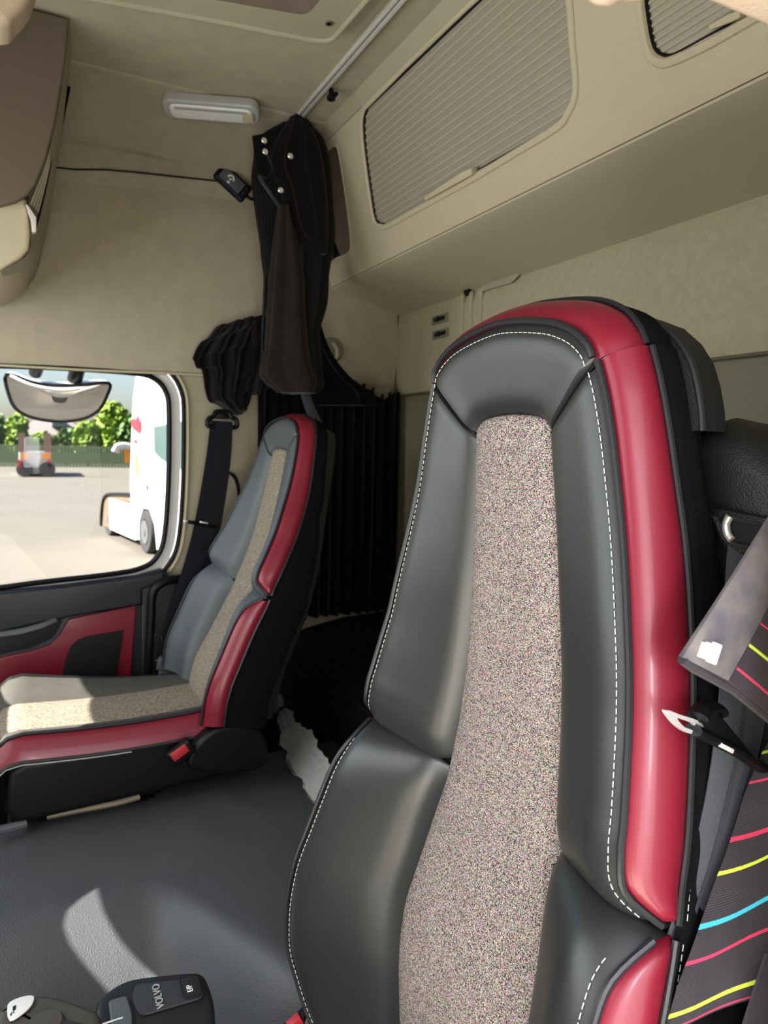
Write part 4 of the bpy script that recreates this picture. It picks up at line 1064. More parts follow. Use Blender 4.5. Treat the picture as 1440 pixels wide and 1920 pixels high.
# side window curtain bunched up
sc2 = thing('side_window_curtain', at(430, 700, 'x', WX + .06), 'black side window curtain bunched up beside the belt guide', 'curtain')
S1 = [((440, 500), 596, 602), ((392, 515), 622, 604), ((362, 500), 665, 640), ((366, 490), 700, 650)]
def bunch(edgeA, edgeB, folds, amp, x, m, nm, parent):
    A = smooth_curve([at(a, b, 'x', x) for a, b in edgeA], 6); Bq = smooth_curve([at(a, b, 'x', x) for a, b in edgeB], 6); rows = []
    for i in range(len(A)):
        r = []
        for k in range(61):
            t = k / 60; p = A[i].lerp(Bq[i], t); w = math.sin(t * folds * math.pi * 2 + i * .10) ; p = p + V((amp * w + .035 * math.sin(math.pi * t) + .01 * mnoise.noise(V((t * 5, i * .2, 0))), 0, .006 * math.sin(i * .9 + t * 3))); r.append(p)
        rows.append(r)
    bm = B(); thick_sheet(bm, rows, .002); return obj(nm, bm, m, parent)
bunch([(412, 612), (385, 635), (360, 668), (364, 685), (378, 700), (384, 735), (405, 760), (450, 778)], [(505, 592), (512, 610), (508, 640), (500, 670), (492, 700), (480, 722), (468, 748), (458, 770)], 4, .020, WX + .055, M['curtain'], 'curtain_cloth', sc2)
bunch([(470, 602), (472, 640), (470, 690), (460, 740)], [(520, 600), (528, 640), (515, 690), (500, 735)], 2.5, .014, WX + .10, M['curtain'], 'curtain_end', sc2)

# passenger belt
pbelt = thing('passenger_belt', at(330, 1240, 'x', WX + .08), 'dark seat belt hanging from its guide on the pillar beside the passenger seat', 'seat belt')
def strap(bm, pts, w, t=.0016, wdir=(0, 1, 0), widths=None):
    pts = smooth_curve(pts, 6); N = len(pts); rows = []
    for i, p in enumerate(pts):
        tg = (pts[min(i + 1, N - 1)] - pts[max(i - 1, 0)]).normalized(); wd = V(wdir) - tg * tg.dot(V(wdir)); wd.normalize()
        ww = w if widths is None else interp(i / (N - 1), widths)
        rows.append([p + wd * ww * (k / 6 - .5) for k in range(7)])
    thick_sheet(bm, rows, t)
xb = WX + .09
bm = B(); strap(bm, [at(412, 790, 'x', xb), at(405, 850, 'x', xb), at(392, 930, 'x', xb), at(378, 1000, 'x', xb), at(362, 1060, 'x', xb), at(340, 1130, 'x', xb), at(322, 1200, 'x', xb), at(312, 1245, 'x', xb)], .062); obj('belt_web', bm, M['belt_dark'], pbelt)
bm = B(); strap(bm, [at(420, 790, 'x', xb + .012), at(418, 850, 'x', xb + .02), at(408, 930, 'x', xb + .02), at(394, 1010, 'x', xb + .015), at(390, 1040, 'x', xb), at(372, 1120, 'x', xb - .01)], .056); obj('belt_web', bm, M['belt_dark'], pbelt)
bm = B(); gq = at(417, 793, 'x', xb); tube(bm, smooth_curve([gq + V((0, -.045, .012)), gq + V((0, -.050, -.006)), gq + V((0, -.035, -.014)), gq + V((0, .035, -.014)), gq + V((0, .050, -.006)), gq + V((0, .045, .014)), gq + V((0, .03, .02)), gq + V((0, .02, .036)), gq + V((0, -.02, .036)), gq + V((0, -.03, .02))], 4, closed=True), .008, 8, closed=True); obj('belt_guide', bm, M['black'], pbelt)
bm = B(); box(bm, gq + V((-.01, 0, .028)), (.02, .05, .03), bev=.006); obj('guide_mount', bm, M['black'], pbelt)
tg_ = at(378, 980, 'x', xb + .02); 
bm = B(); tube(bm, smooth_curve([tg_ + V((0, -.045, .004)), tg_ + V((.004, -.02, .0)), tg_ + V((0, .02, -.008)), tg_ + V((0, .045, -.016))], 4), .008, 8, flat=.8); tn = obj('belt_tongue', bm, M['black'], pbelt)
bm = B(); box(bm, tg_ + V((.008, .006, .001)), (.006, .028, .006), (-.2, 0, 0), bev=.001); obj('tongue_plate', bm, M['chrome'], tn); bm = B(); box(bm, tg_ + V((0, -.052, .006)), (.006, .014, .006), bev=.001); obj('tongue_plate', bm, M['chrome'], tn)
bm = B(); p_ = at(313, 1245, 'x', xb + .01); box(bm, p_ + V((0, 0, .0)), (.03, .062, .045), (-.25, 0, 0), bev=.008); box(bm, p_ + V((.0, -.004, -.05)), (.02, .05, .07), (-.1, 0, 0), bev=.006); obj('belt_anchor', bm, M['grey_plastic'], pbelt)
bm = B(); rows = [[at(293 + 12 * math.cos(k / 7 * 6.28), 1212 + 26 * math.sin(k / 7 * 6.28) , 'x', WX + .06) + V((.008 * mnoise.noise(V((k, j, 0))) + (.02 if j else 0), 0, 0)) for k in range(8)] for j in range(2)]
grid(bm, rows); tag(obj('paper_scrap', bm, M['bag'], smooth=False), 'scrap of pale blue white paper tucked behind the passenger belt anchor', 'paper')
# grab handle at the foot of the pillar
gh = thing('grab_handle', at(290, 1240, 'x', WX + .05), 'curved black grab handle on the pillar between the door and passenger seat', 'grab handle')
bm = B(); tube(bm, smooth_curve([at(345, 1084, 'x', WX + .05), at(318, 1088, 'x', WX + .065), at(298, 1097, 'x', WX + .07), at(286, 1115, 'x', WX + .07), at(283, 1160, 'x', WX + .07), at(280, 1220, 'x', WX + .07), at(276, 1290, 'x', WX + .06), at(272, 1350, 'x', WX + .05)], 6), .014, 12); obj('handle_bar', bm, M['black'], gh)
bm = B(); prism(bm, [at(a, b, 'x', WX + .01) for a, b in [(262, 1075), (306, 1065), (318, 1082), (338, 1080), (340, 1400), (262, 1400)]], (.03, 0, 0), .008, 3); obj('handle_base', bm, M['charcoal_trim'], gh)
# thin hose on the wall behind the belt
bm = B(); tube(bm, smooth_curve([at(424, 885, 'x', WX + .005), at(438, 892, 'x', WX + .035), at(446, 910, 'x', WX + .035), at(449, 945, 'x', WX + .03), at(448, 990, 'x', WX + .0)], 6), .0085, 8, flat=.6); tag(obj('elastic_loop', bm, M['belt_dark']), 'thin dark elastic loop on the pillar behind the passenger belt', 'elastic loop')

# ------------------------------------------------------------------ driver's belt
dbelt = thing('driver_belt', at(1240, 1900, 'x', 1.0), 'grey woven seat belt coming out of the driver seat shoulder and running down its side', 'seat belt')
Lp = [(1366, 1008, .575), (1362, 1060, .0), (1358, 1150, 0), (1354, 1240, 0), (1347, 1330, 0), (1336, 1420, 0), (1318, 1520, 0), (1293, 1620, 0), (1262, 1720, 0), (1234, 1810, 0), (1208, 1930, 0), (1190, 2010, 0)]
Rp = [(1412, 1004, 0), (1425, 1060, 0), (1436, 1150, 0), (1440, 1240, 0), (1436, 1340, 0), (1418, 1430, 0), (1392, 1520, 0), (1365, 1620, 0), (1330, 1720, 0), (1300, 1810, 0), (1262, 1930, 0), (1240, 2010, 0)]
ls_, rs_ = [], []
for k, (a, b) in enumerate(zip(Lp, Rp)):
    xx = interp(k, [(0, .955), (1, .968), (2, .985), (4, .998), (11, 1.002)])
    ls_.append(at(a[0], a[1], 'x', xx)); rs_.append(at(b[0], b[1], 'x', xx + .012))
ls_, rs_ = smooth_curve(ls_, 5), smooth_curve(rs_, 5)
bm = B(); thick_sheet(bm, [[a.lerp(b, k / 8) + V((.0012 * math.sin(math.pi * k / 8) * 2, 0, 0)) for k in range(9)] for a, b in zip(ls_, rs_)], -.0016); obj('belt_web', bm, M['belt'], dbelt)
bm = B()
for k0 in (.42, .70):
    thick_sheet(bm, [[a.lerp(b, k0) + V((.0030, -.0004, 0)), a.lerp(b, k0 + .10) + V((.0030, -.0004, 0))] for a, b in zip(ls_, rs_)], .0006)
obj('belt_rib', bm, M['belt_rib'], dbelt)
# tongue
xt = 1.022
bm = B(); pl = [at(a, b, 'x', xt) for a, b in [(1249, 1336), (1254, 1332), (1275, 1340), (1310, 1352), (1328, 1372), (1322, 1385), (1296, 1376), (1284, 1372), (1266, 1358)]]
plc = smooth_curve(pl, 3, closed=True); pc_ = sum(plc, V((0, 0, 0))) / len(plc)
inner = [pc_ + (p - pc_) * .45 for p in plc]; ring_panel(bm, plc, inner, (-.003, -.001, 0)); tong = obj('belt_tongue', bm, M['chrome'], dbelt, smooth=False)
bm = B(); tube(bm, smooth_curve([at(1308, 1345, 'x', xt), at(1318, 1330, 'x', xt - .004), at(1340, 1327, 'x', xt - .006), at(1350, 1335, 'x', xt - .006)], 4), .0085, 10, flat=.6)
tube(bm, smooth_curve([at(1300, 1368, 'x', xt), at(1335, 1385, 'x', xt), at(1380, 1408, 'x', xt), at(1425, 1438, 'x', xt)], 4), .0085, 10, flat=.6)
hexa(bm, [p for p in [at(1312, 1345, 'x', xt - .006), at(1345, 1335, 'x', xt - .006), at(1415, 1420, 'x', xt - .006), at(1330, 1385, 'x', xt - .006), at(1312, 1345, 'x', xt + .003), at(1345, 1335, 'x', xt + .003), at(1415, 1420, 'x', xt + .003), at(1330, 1385, 'x', xt + .003)]], .002)
obj('tongue_grip', bm, M['black'], tong)
bm = B(); prism(bm, [at(a, b, 'x', xt + .006) for a, b in [(1348, 1391), (1372, 1403), (1369, 1411), (1346, 1399)]], (.003, 0, 0), .0008); obj('tongue_label', bm, M['white_clip'], tong)

# ------------------------------------------------------------------ driver side curtain
G_, R__, Bc_ = (.50, .62, .07), (.52, .05, .11), (.06, .42, .55)
dc = thing('door_curtain', at(1400, 1850, 'x', 1.05), 'dark grey curtain with red green and blue stripes beside the driver seat', 'curtain')
# folded top end with herringbone tape
M['herring'] = None
m, nt, b = new_mat('herringbone_tape'); L = nt.links.new
uv = node(nt, 'ShaderNodeUVMap'); sp = node(nt, 'ShaderNodeSeparateXYZ'); L(uv.outputs['UV'], sp.inputs['Vector'])
a1 = node(nt, 'ShaderNodeMath', operation='PINGPONG'); a1.inputs[1].default_value = .25; L(sp.outputs['X'], a1.inputs[0])
a2 = node(nt, 'ShaderNodeMath', operation='MULTIPLY_ADD'); a2.inputs[1].default_value = .5; L(a1.outputs[0], a2.inputs[0]); L(sp.outputs['Y'], a2.inputs[2])
a3 = node(nt, 'ShaderNodeMath', operation='MULTIPLY'); a3.inputs[1].default_value = 430; L(a2.outputs[0], a3.inputs[0])
a4 = node(nt, 'ShaderNodeMath', operation='SINE'); L(a3.outputs[0], a4.inputs[0])
nz = node(nt, 'ShaderNodeTexNoise', i_Scale=45.0, i_Detail=8.0); tc = node(nt, 'ShaderNodeTexCoord'); L(tc.outputs['Object'], nz.inputs['Vector'])
a5 = node(nt, 'ShaderNodeMath', operation='MULTIPLY_ADD'); a5.inputs[1].default_value = .26; L(a4.outputs[0], a5.inputs[0]); L(nz.outputs['Fac'], a5.inputs[2])
rp = node(nt, 'ShaderNodeValToRGB'); rp.color_ramp.elements[0].position = .3; rp.color_ramp.elements[0].color = (.075, .074, .092, 1); rp.color_ramp.elements[1].position = .78; rp.color_ramp.elements[1].color = (.20, .175, .165, 1)
L(a5.outputs[0], rp.inputs['Fac']); L(rp.outputs['Color'], b.inputs['Base Color']); b.inputs['Roughness'].default_value = .95
M['herring'] = m
def quadgrid(c, nx, ny, bulge=0, nvec=(1, 0, 0)):
    """c: 4 corners a(0,0) b(1,0) c(1,1) d(0,1); first index runs a->b"""
    return [[c[0].lerp(c[1], i / nx).lerp(c[3].lerp(c[2], i / nx), j / ny) + V(nvec) * bulge * math.sin(math.pi * i / nx) * math.sin(math.pi * j / ny) for j in range(ny + 1)] for i in range(nx + 1)]
xs_ = 1.045
tp_ = [at(1280, 1232, 'x', xs_), at(1368, 1278, 'x', xs_ + .004), at(1500, 1030, 'x', xs_ + .004), at(1447, 970, 'x', xs_)]
bm = B(); thick_sheet(bm, quadgrid(tp_, 10, 30, .004), -.004); obj('header_tape', bm, M['herring'], dc, label='grey herringbone header tape')
M['stripe_top'] = stripes('striped_cloth_fold', (.045, .038, .042), [(.10, .014, R__), (.27, .020, G_), (.43, .014, R__), (.60, .02, Bc_), (.8, .014, R__)], 500)
tq = [at(1368, 1278, 'x', xs_ + .004), at(1372, 1284, 'x', xs_ + .004), at(1440, 1345, 'x', xs_ + .002), at(1500, 1390, 'x', xs_)]
up_ = [at(1368, 1278, 'x', xs_ + .005), at(1480, 1370, 'x', xs_ + .005), at(1560, 1130, 'x', xs_ + .005), at(1500, 1030, 'x', xs_ + .005)]
bm = B(); thick_sheet(bm, quadgrid(up_, 14, 30, .008), -.004); obj('folded_cloth', bm, M['stripe_top'], dc)
bm = B(); tube(bm, [at(1279, 1236, 'x', xs_ - .003), at(1300, 1251, 'x', xs_ - .003), at(1335, 1270, 'x', xs_ - .002), at(1375, 1292, 'x', xs_), at(1440, 1345, 'x', xs_ - .002), at(1500, 1392, 'x', xs_ - .002)], .0042, 8); obj('cloth_hem', bm, M['stripe_top'], dc)
gl = at(1330, 1221, 'x', xs_ + .004); bm = B()
ga = (at(1345, 1200, 'x', xs_) - at(1318, 1235, 'x', xs_)).normalized(); gb = V((1, 0, 0)).cross(ga)
GM = Matrix((ga, gb, V((1, 0, 0)))).transposed()
ga = (at(1338, 1200, 'x', xs_) - at(1325, 1240, 'x', xs_)).normalized(); gb = V((1, 0, 0)).cross(ga).normalized(); GM = Matrix((ga, gb, V((1, 0, 0)))).transposed()
box(bm, gl - gb * .0055, (.016, .008, .005), rot=GM, bev=.0012); box(bm, gl + gb * .0055 - ga * .001, (.012, .0045, .007), rot=GM, bev=.001); box(bm, gl - V((.0005, 0, 0)), (.012, .010, .003), rot=GM, bev=.0005); obj('curtain_glider', bm, M['white_clip'], dc)
bm = B()
for a, b_, c in [(1394, 1034, R__), (1372, 1068, G_), (1346, 1113, Bc_), (1324, 1148, R__), (1300, 1192, G_), (1286, 1216, R__)]:
    pass
bm.free()
# hanging striped part
M['stripe_low'] = stripes('striped_cloth', (.046, .042, .048), [(.065, .014, G_), (.19, .012, R__), (.385, .013, R__), (.495, .014, G_), (.635, .017, Bc_), (.745, .012, R__), (.905, .020, G_), (.975, .011, R__)], 950)
le = [(1442, 1396), (1424, 1425), (1405, 1465), (1388, 1505), (1370, 1560), (1350, 1615), (1330, 1665), (1305, 1735), (1285, 1790), (1262, 1850), (1247, 1900), (1238, 1930)]
LE = smooth_curve([at(a, b_, 'x', 1.018) for a, b_ in le], 5); rows = []
# stripe direction: rises to the right in the photo, towards the rear of the cab
for i in range(31):
    t = i / 30; rows.append([])
    for j, p in enumerate(LE):
        v_ = j / (len(LE) - 1)
        px_, py_ = 0, 0
        q = p + V((.020 * math.sin(math.pi * min(1, t * 1.1)) + .060 * t, .10 * t, (.062 + .010 * v_) * t + .014 * math.sin(math.pi * t * .8) * 1.0))
        rows[-1].append(q + V((.004 * math.sin(t * 9 + v_ * 2), 0, 0)))
bm = B(); thick_sheet(bm, rows, -.003); obj('curtain_cloth', bm, M['stripe_low'], dc)
M['stripe_back'] = stripes('striped_cloth_back', (.04, .037, .043), [(.5, .02, Bc_)], 700)
c4 = [at(1378, 1960, 'x', 1.075), at(1500, 1960, 'x', 1.085), at(1520, 1740, 'x', 1.085), at(1434, 1785, 'x', 1.075)]
bm = B(); gg = quadgrid([c4[0], c4[3], c4[2], c4[1]], 20, 12, .006); thick_sheet(bm, gg, -.003); obj('curtain_lap', bm, M['stripe_back'], dc)

# ------------------------------------------------------------------ gear selector and grip at the lower left
gs = thing('gear_selector', at(290, 1900, 'z', .62), 'black gear selector lever with a square button at the lower edge', 'gear lever')
zt_ = .53
def az(px, py, z=zt_): return at(px, py, 'z', z)
topo = [(178, 1885), (190, 1866), (215, 1846), (250, 1832), (310, 1824), (366, 1820), (383, 1826), (392, 1842), (400, 1868), (403, 1890), (404, 1930), (400, 2000), (200, 2010), (180, 1930)]
tpc = smooth_curve([az(*p) for p in topo], 3, closed=True)
bm = B(); prism(bm, tpc, (0, 0, -.05), .012, 5); obj('lever_body', bm, M['lever_black'], gs)
bm = B(); lp = [az(a, b_, zt_ + .001) for a, b_ in [(252, 1848), (360, 1838), (376, 1848), (384, 1872), (330, 1888), (262, 1908), (248, 1880)]]
prism(bm, round_poly(lp, .012), (0, 0, .003), .001); obj('lever_top_plate', bm, M['lever_plate'], gs)
bq = [az(a, b_, zt_ + .004) for a, b_ in [(337, 1838), (370, 1832), (378, 1868), (345, 1876)]]
bm = B(); prism(bm, round_poly(bq, .006), (0, 0, .0035), .001); btn = obj('button', bm, M['lever_black'], gs)
bm = B(); tube(bm, round_poly([q + V((0, 0, .003)) for q in bq], .006), .0011, 6, closed=True); obj('button_rim', bm, M['dark'], btn)
r_up = (az(300, 1850) - az(305, 1885)); r_left = (az(280, 1870) - az(320, 1865))
text('lettering', 'E/P', az(356, 1853, zt_ + .0085), az(354, 1846) - az(359, 1863), az(340, 1857) - az(370, 1851), .0108, M['white'], btn)
text('lettering', 'VOLVO', az(297, 1867, zt_ + .0055), az(294, 1850) - az(302, 1884), az(280, 1870) - az(310, 1864), .0145, M['lamp_frame'], gs, .0006)
wq = [az(a, b_, zt_ + .001) for a, b_ in [(203, 1882), (238, 1872), (248, 1905), (250, 1960), (212, 1960)]]
bm = B(); prism(bm, round_poly(wq, .006), (0, 0, .006), .003, 3); tw_ = obj('thumb_pad', bm, M['grey_plastic'], gs, label='brushed grey thumb pad')
bm = B(); box(bm, az(208, 1915, zt_ + .007), (.002, .03, .0015), bev=.0003); obj('pad_mark', bm, M['white'], tw_)
gr = thing('steering_control', at(90, 1900, 'z', .60), 'warm grey rounded control grip with a pale switch, at the lower corner', 'control grip')
gp = [(-6, 1895), (10, 1880), (40, 1866), (80, 1861), (120, 1868), (160, 1882), (188, 1896), (192, 1925), (190, 1990), (-10, 2000)]
bm = B(); prism(bm, smooth_curve([az(a, b_, .57) for a, b_ in gp], 4, closed=True), (0, 0, -.036), .014, 6); obj('grip_body', bm, M['lever_grey'], gr)
bm = B(); prism(bm, smooth_curve([az(a, b_, .5715) for a, b_ in [(14, 1888), (30, 1876), (52, 1870), (64, 1872), (60, 1886), (44, 1902), (18, 1916)]], 3, closed=True), (0, 0, .003), .0012); sw = obj('rocker_switch', bm, M['white'], gr, label='pale rocker switch')
bm = B(); prism(bm, [az(a, b_, .5747) for a, b_ in [(24, 1888), (30, 1885), (29, 1893), (24, 1896)]], (0, 0, .0006)); prism(bm, [az(a, b_, .5747) for a, b_ in [(19, 1902), (23, 1898), (22, 1901), (20, 1906)]], (0, 0, .0006)); prism(bm, [az(a, b_, .5747) for a, b_ in [(24, 1898), (27, 1897), (26, 1900)]], (0, 0, .0006)); obj('switch_symbol', bm, M['dark'], sw)
bm = B(); lathe(bm, [(.001, 0), (.020, 0), (.023, .003), (.020, .007), (.001, .008)], az(84, 1925, .569), n=28); obj('grip_dial', bm, M['lever_grey'], gr)
bm = B(); prism(bm, [az(a, b_, .5705) for a, b_ in [(117, 1916), (160, 1926), (160, 1960), (117, 1960)]], (0, 0, .004), .001); obj('grip_button', bm, M['lever_black'], gr)
# steering column support so both controls stand on something (below the frame)
bm = B(); box(bm, (.44, .05, .30), (.07, .14, .34), bev=.02); obj('selector_console', bm, M['grain'], gs)

# ------------------------------------------------------------------ outside
GZ = -1.30
bm = B(); rows = [[V((-160 + 158.6 * i / 20, -120 + 300 * j / 20, GZ)) for j in range(21)] for i in range(21)]
grid(bm, rows); struct('ground', bm, M['concrete'])
# wide angle mirror hanging over the door
mr = thing('kerb_mirror', at(108, 745, 'x', -1.42), 'wide convex kerb mirror outside above the passenger window', 'mirror')
mp = [(12, 704), (60, 718), (110, 724), (160, 722), (203, 720), (200, 742), (188, 766), (165, 782), (130, 789), (100, 789), (60, 782), (32, 768), (18, 745)]
mo = smooth_curve([at(a, b_, 'x', -1.42) for a, b_ in mp], 4, closed=True); mc = sum(mo, V((0, 0, 0))) / len(mo)
bm = B(); rows = [[p.copy() for p in mo]] + [[mc + (p - mc) * s_ + V((.012 * (1 - s_ ** 2), 0, 0)) for p in mo] for s_ in (.98, .85, .65, .4, .15)]
for r_ in rows:
    for p in r_: p.x += .45 * (p.z - mc.z)
grid(bm, rows, wrap=True); bm.faces.new([bm.verts[-1 - k] for k in range(0)] ) if False else None
obj('mirror_glass', bm, M['mirror'], mr)
bm = B(); tube(bm, rows[0], .006, 8, closed=True); obj('mirror_rim', bm, M['black'], mr)
bm = B(); mo = [V((p.x - .004, p.y, p.z)) for p in rows[0]]; hb = [mc + (p - mc) * 1.02 for p in mo]; rows = [hb, [mc + (p - mc) * .95 + V((-.06, 0, .02)) for p in mo], [mc + (p - mc) * .6 + V((-.10, 0, .03)) for p in mo], [mc + (p - mc) * .05 + V((-.11, 0, .03)) for p in mo]]
grid(bm, rows, wrap=True); obj('mirror_housing', bm, M['white'], mr)
bm = B(); tube(bm, smooth_curve([at(20, 704, 'x', -1.36), at(60, 722, 'x', -1.34), at(112, 731, 'x', -1.33), at(150, 728, 'x', -1.34)], 4), .010, 8, flat=.6); obj('mirror_trim', bm, M['white'], mr)
bm = B(); tube(bm, [at(66, 700, 'x', -1.45), at(72, 680, 'x', -1.40), at(80, 640, 'x', -1.30), at(80, 600, 'x', -1.16)], .022, 10); tube(bm, [at(140, 712, 'x', -1.45), at(146, 690, 'x', -1.40), at(150, 640, 'x', -1.30), at(150, 600, 'x', -1.16)], .026, 10); obj('mirror_arm', bm, M['black'], mr)

# white tractor unit parked across the yard
TN = V((.135, -.991, 0)).normalized(); TA = at(276, 1037, 'z', GZ)
def tx(px, py, d=0.): return atp(px, py, TA + TN * d, TN)
tr = thing('white_truck', TA, 'white truck tractor with red marks parked across the yard, seen beyond the window edge', 'truck')
def tdecal(nm, pxs, m, d=.03, t=.03, par=None, bev=0):
    bm = B(); prism(bm, [tx(a, b_, d) for a, b_ in pxs], -TN * t, bev); return obj(nm, bm, m, par or tr, smooth=False)
tdecal('cab', [(249, 1010), (246, 960), (244, 900), (247, 800), (250, 745), (256, 700), (262, 660), (350, 600), (380, 640), (380, 1080), (294, 1030), (290, 985), (280, 955), (268, 952), (262, 975), (262, 1012)], M['white'], 0, 2.3)
w_ = tdecal('side_window', [(288, 800), (340, 790), (340, 880), (303, 862), (289, 848)], M['truckglass'])
tdecal('window_recess', [(268, 797), (286, 797), (287, 856), (268, 852)], M['lamp_frame'], .02, .02)
tdecal('red_emblem', [(246, 790), (250, 783), (253, 790), (257, 779), (262, 792), (262, 806), (258, 812), (253, 807), (248, 804)], M['truckred'], .05)
tdecal('red_stripe', [(250, 826), (255, 824), (256, 832), (252, 831)], M['truckred']); tdecal('red_stripe', [(252, 852), (255, 856), (259, 886), (256, 890)], M['orange'])
tdecal('door_gap', [(274, 905), (276, 912), (275, 920), (273, 914)], M['taupe'], .04)
tdecal('side_skirt', [(204, 934), (256, 950), (254, 1013), (206, 992)], M['white'], .02, .1)
tdecal('chassis', [(192, 985), (196, 932), (204, 928), (250, 928), (252, 944), (205, 934), (206, 990)], M['taupe'], -.02, 1.6)
bm = B(); tube(bm, smooth_curve([tx(190, 986), tx(191, 955), tx(197, 931), tx(212, 927), tx(245, 928)], 4), .05, 6); obj('mudguard', bm, M['black'], tr)
ang = math.atan2(TN.y, TN.x)
for (a, r_, d_) in ((276, .52, .0), (207, .48, -.1)):
    c = tx(a, 1000, d_); c.z = GZ + r_
    def rotv(bm):
        bmesh.ops.rotate(bm, verts=bm.verts, cent=c, matrix=Matrix.Rotation(ang, 3, 'Z'))
    bm = B(); lathe(bm, [(.12, .02), (r_ * .55, .02), (r_ * .6, .06), (r_ * .95, .06), (r_, .0), (r_, -.25), (r_ * .3, -.28)], c, axis='x', n=36); rotv(bm); o = obj('wheel', bm, M['tyre'], tr)
    bm = B(); lathe(bm, [(.01, .09), (.10, .09), (.12, .03), (r_ * .52, .05), (r_ * .56, .07)], c, axis='x', n=28); rotv(bm); obj('hub', bm, M['grey_plastic'], o)
# far trailer with raised ramps
FXX = -60.
def fx(px, py, x=FXX): return at(px, py, 'x', x)
tl = thing('ramp_trailer', (FXX, fx(66, 880).y, GZ), 'low trailer with two raised brown ramps and orange lamps far across the yard', 'trailer')
for a, b_ in ((33, 50), (80, 98)):
    bm = B(); hexa(bm, [fx(a + 3, 848), fx(b_, 848), fx(b_, 848, FXX - .3), fx(a + 3, 848, FXX - .3), fx(a, 812), fx(b_ - 3, 812), fx(b_ - 3, 812, FXX - .3), fx(a, 812, FXX - .3)]); obj('ramp', bm, M['brown'], tl, smooth=False)
bm = B(); hexa(bm, [fx(35, 889), fx(95, 889), fx(95, 889, FXX - 9), fx(35, 889, FXX - 9), fx(35, 846), fx(97, 846), fx(97, 846, FXX - 9), fx(35, 846, FXX - 9)], .1); obj('trailer_bed', bm, M['lamp_frame'], tl, smooth=False)
for a in (41, 82): 
    bm = B(); prism(bm, [fx(a - 2, 851, FXX + .3), fx(a + 13, 851, FXX + .3), fx(a + 12, 860, FXX + .3), fx(a - 1, 860, FXX + .3)], (-.2, 0, 0)); obj('orange_lamp', bm, M['orange'], tl, smooth=False)
for a in (37, 93): 
    bm = B(); prism(bm, [fx(a - 3, 862, FXX + .3), fx(a + 2, 862, FXX + .3), fx(a + 2, 878, FXX + .3), fx(a - 3, 878, FXX + .3)], (-.2, 0, 0)); obj('red_reflector', bm, M['truckred'], tl, smooth=False)
for a in (42, 84):
    bm = B(); c = fx(a + 4, 880, FXX + .2); lathe(bm, [(.05, .1), (.55, .1), (.6, 0), (.6, -.6)], V((c.x, c.y, GZ + .6)), axis='x', n=20); obj('wheel', bm, M['tyre'], tl)
# distant orange machine
dg = thing('orange_loader', fx(236, 870, -55), 'orange and grey loader machine standing far away beside the white truck', 'loader')
bm = B(); hexa(bm, [fx(234, 868, -55), fx(243, 868, -55), fx(243, 868, -56), fx(234, 868, -56), fx(233, 842, -55), fx(243, 842, -55), fx(243, 842, -56), fx(233, 842, -56)]); obj('loader_body', bm, M['orange'], dg, smooth=False)
bm = B(); tube(bm, [fx(243, 838, -55), fx(232, 836, -55), fx(220, 838, -55), fx(216, 848, -55)], .3, 6); obj('loader_arm', bm, M['lamp_frame'], dg)
# boundary fence, house, trees
bm = B(); 
for k in range(120): p = at(-300 + k * 6, 873, 'x', -86); box(bm, (-86, p.y, GZ + 1.2), (.15, .25, 2.4))
box(bm, (-86, at(0, 873, 'x', -86).y, GZ + 2.2), (.1, 60, .15)); box(bm, (-86, at(0, 873, 'x', -86).y, GZ + 1.0), (.1, 60, 1.2)); tag(obj('boundary_fence', bm, M['fence'], smooth=False), 'low dark boundary fence at the far side of the yard', 'fence')
hs_ = thing('house', at(85, 850, 'x', -105), 'grey roofed house with a dormer window behind the far trees', 'house')
def hx(px, py, x=-105): return at(px, py, 'x', x)
bm = B(); hexa(bm, [hx(30, 870), hx(160, 870), hx(160, 870, -112), hx(30, 870, -112), hx(30, 815), hx(160, 815), hx(160, 815, -112), hx(30, 815, -112)]); obj('house_wall', bm, M['cream'], hs_, smooth=False)
bm = B(); hexa(bm, [hx(22, 816), hx(168, 816), hx(160, 816, -114), hx(22, 816, -114), hx(62, 788, -107), hx(130, 788, -107), hx(130, 788, -109), hx(62, 788, -109)]); obj('house_roof', bm, M['rooftile'], hs_, smooth=False)
bm = B(); prism(bm, [hx(98, 800, -104), hx(122, 800, -104), hx(122, 788, -104), hx(98, 788, -104)], (-3, 0, 0)); obj('dormer', bm, M['truckglass'], hs_, smooth=False)
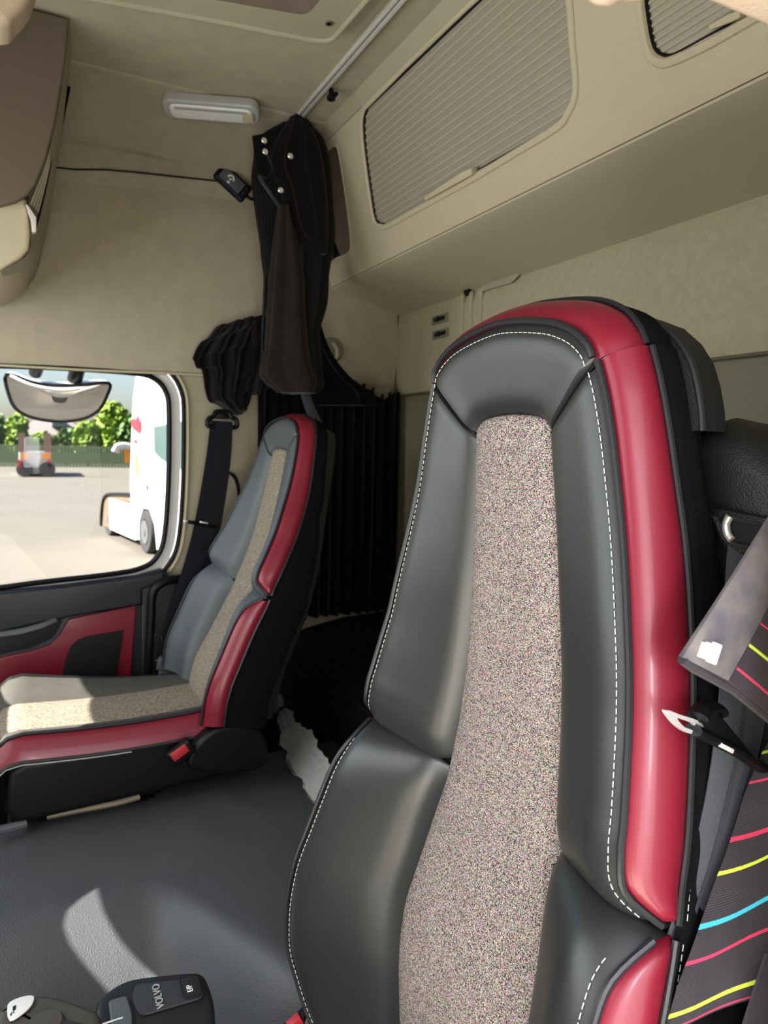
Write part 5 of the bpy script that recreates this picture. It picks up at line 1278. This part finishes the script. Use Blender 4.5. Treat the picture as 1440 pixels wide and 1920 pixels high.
def tree(px, py_top, px_w, x, m, label):
    base = at(px, 870, 'x', x); base.z = GZ; top = at(px, py_top, 'x', x); w = abs(at(px + px_w, 850, 'x', x).y - at(px - px_w, 850, 'x', x).y) / 2
    t = thing('leafy_tree', base, label, 'tree', 'trees beyond the yard')
    H = top.z - GZ; rnd = random.Random(int(px * 7 + py_top))
    bm = B(); tube(bm, [base, base + V((0, .1, H * .3)), base + V((.1, 0, H * .6))], lambda u: .35 - .2 * u, 8); obj('trunk', bm, M['bark'], t)
    bm = B()
    for k in range(1500):
        a, e_ = rnd.uniform(0, 6.283), rnd.uniform(-.75, 1); rr = rnd.uniform(.55, 1.02)
        lobe = .75 + .35 * mnoise.noise(V((math.cos(a) * 1.6, math.sin(a) * 1.6, e_ * 2 + px)))
        s_ = math.sqrt(max(0, 1 - e_ * e_)) if e_ > 0 else (1 - .25 * abs(e_))
        c = base + V((math.cos(a) * w * s_ * rr * lobe, math.sin(a) * w * s_ * rr * lobe * 1.15, H * (.56 + .44 * e_ * rr * (.8 + .25 * lobe))))
        z_ = rnd.uniform(.25, .55); e1 = V((rnd.uniform(-1, 1), rnd.uniform(-1, 1), rnd.uniform(-1, 1))).normalized(); e2 = e1.orthogonal().normalized()
        vs = [bm.verts.new(c + q * z_) for q in (e1, e2, -e1, -e2)]; bm.faces.new(vs)
    obj('crown', bm, m, t, smooth=False)
tree(-25, 770, 40, -90, M['leaf_b'], 'dull green tree at the far edge of the view beside the house')
tree(32, 778, 26, -97, M['leaf_a'], 'bright green tree standing behind the ramp trailer')
tree(78, 812, 24, -90, M['leaf_a'], 'low bright bush seen between the two raised trailer ramps')
tree(125, 806, 26, -97, M['leaf_b'], 'small deep green tree below the house dormer')
tree(165, 790, 28, -90, M['leaf_a'], 'medium bright green tree between the house and the tallest tree')
tree(212, 752, 36, -99, M['leaf_a'], 'tallest bright green tree, rising beside the white truck')
tree(192, 820, 30, -108, M['leaf_b'], 'dark green tree farthest back, between the medium tree and the tallest tree')
tree(262, 770, 36, -90, M['leaf_b'], 'deep green tree mostly hidden behind the white truck')

# ------------------------------------------------------------------ world, camera
w = bpy.data.worlds.new('World'); bpy.context.scene.world = w; w.use_nodes = True; nt = w.node_tree
bg = nt.nodes['Background']; sky = nt.nodes.new('ShaderNodeTexSky'); sky.sky_type = 'NISHITA'; sky.sun_disc = False
sky.sun_elevation = math.radians(39); sky.sun_rotation = math.radians(180); sky.air_density = 1.0; sky.dust_density = 2.5; sky.ozone_density = 1.5
nt.links.new(sky.outputs[0], bg.inputs['Color']); bg.inputs['Strength'].default_value = .26
cd = bpy.data.cameras.new('camera'); cam = bpy.data.objects.new('camera', cd); COL.objects.link(cam)
cd.sensor_fit = 'AUTO'; cd.sensor_width = 36; cd.lens = FPX / 1920 * 36; cd.clip_start = .02; cd.clip_end = 500
mt = Matrix((RX, UX, -FX)).transposed().to_4x4(); mt.translation = CAM; cam.matrix_world = mt
cd.dof.use_dof = True; cd.dof.focus_distance = .80; cd.dof.aperture_fstop = 9.0
bpy.context.scene.camera = cam
vs_ = bpy.context.scene.view_settings; vs_.view_transform = 'Standard'; vs_.look = 'Medium High Contrast'; vs_.exposure = -0.36
cy = bpy.context.scene.cycles
cy.max_bounces = 8; cy.diffuse_bounces = 5; cy.transparent_max_bounces = 12; cy.sample_clamp_indirect = 4.0; cy.caustics_reflective = False; cy.caustics_refractive = False
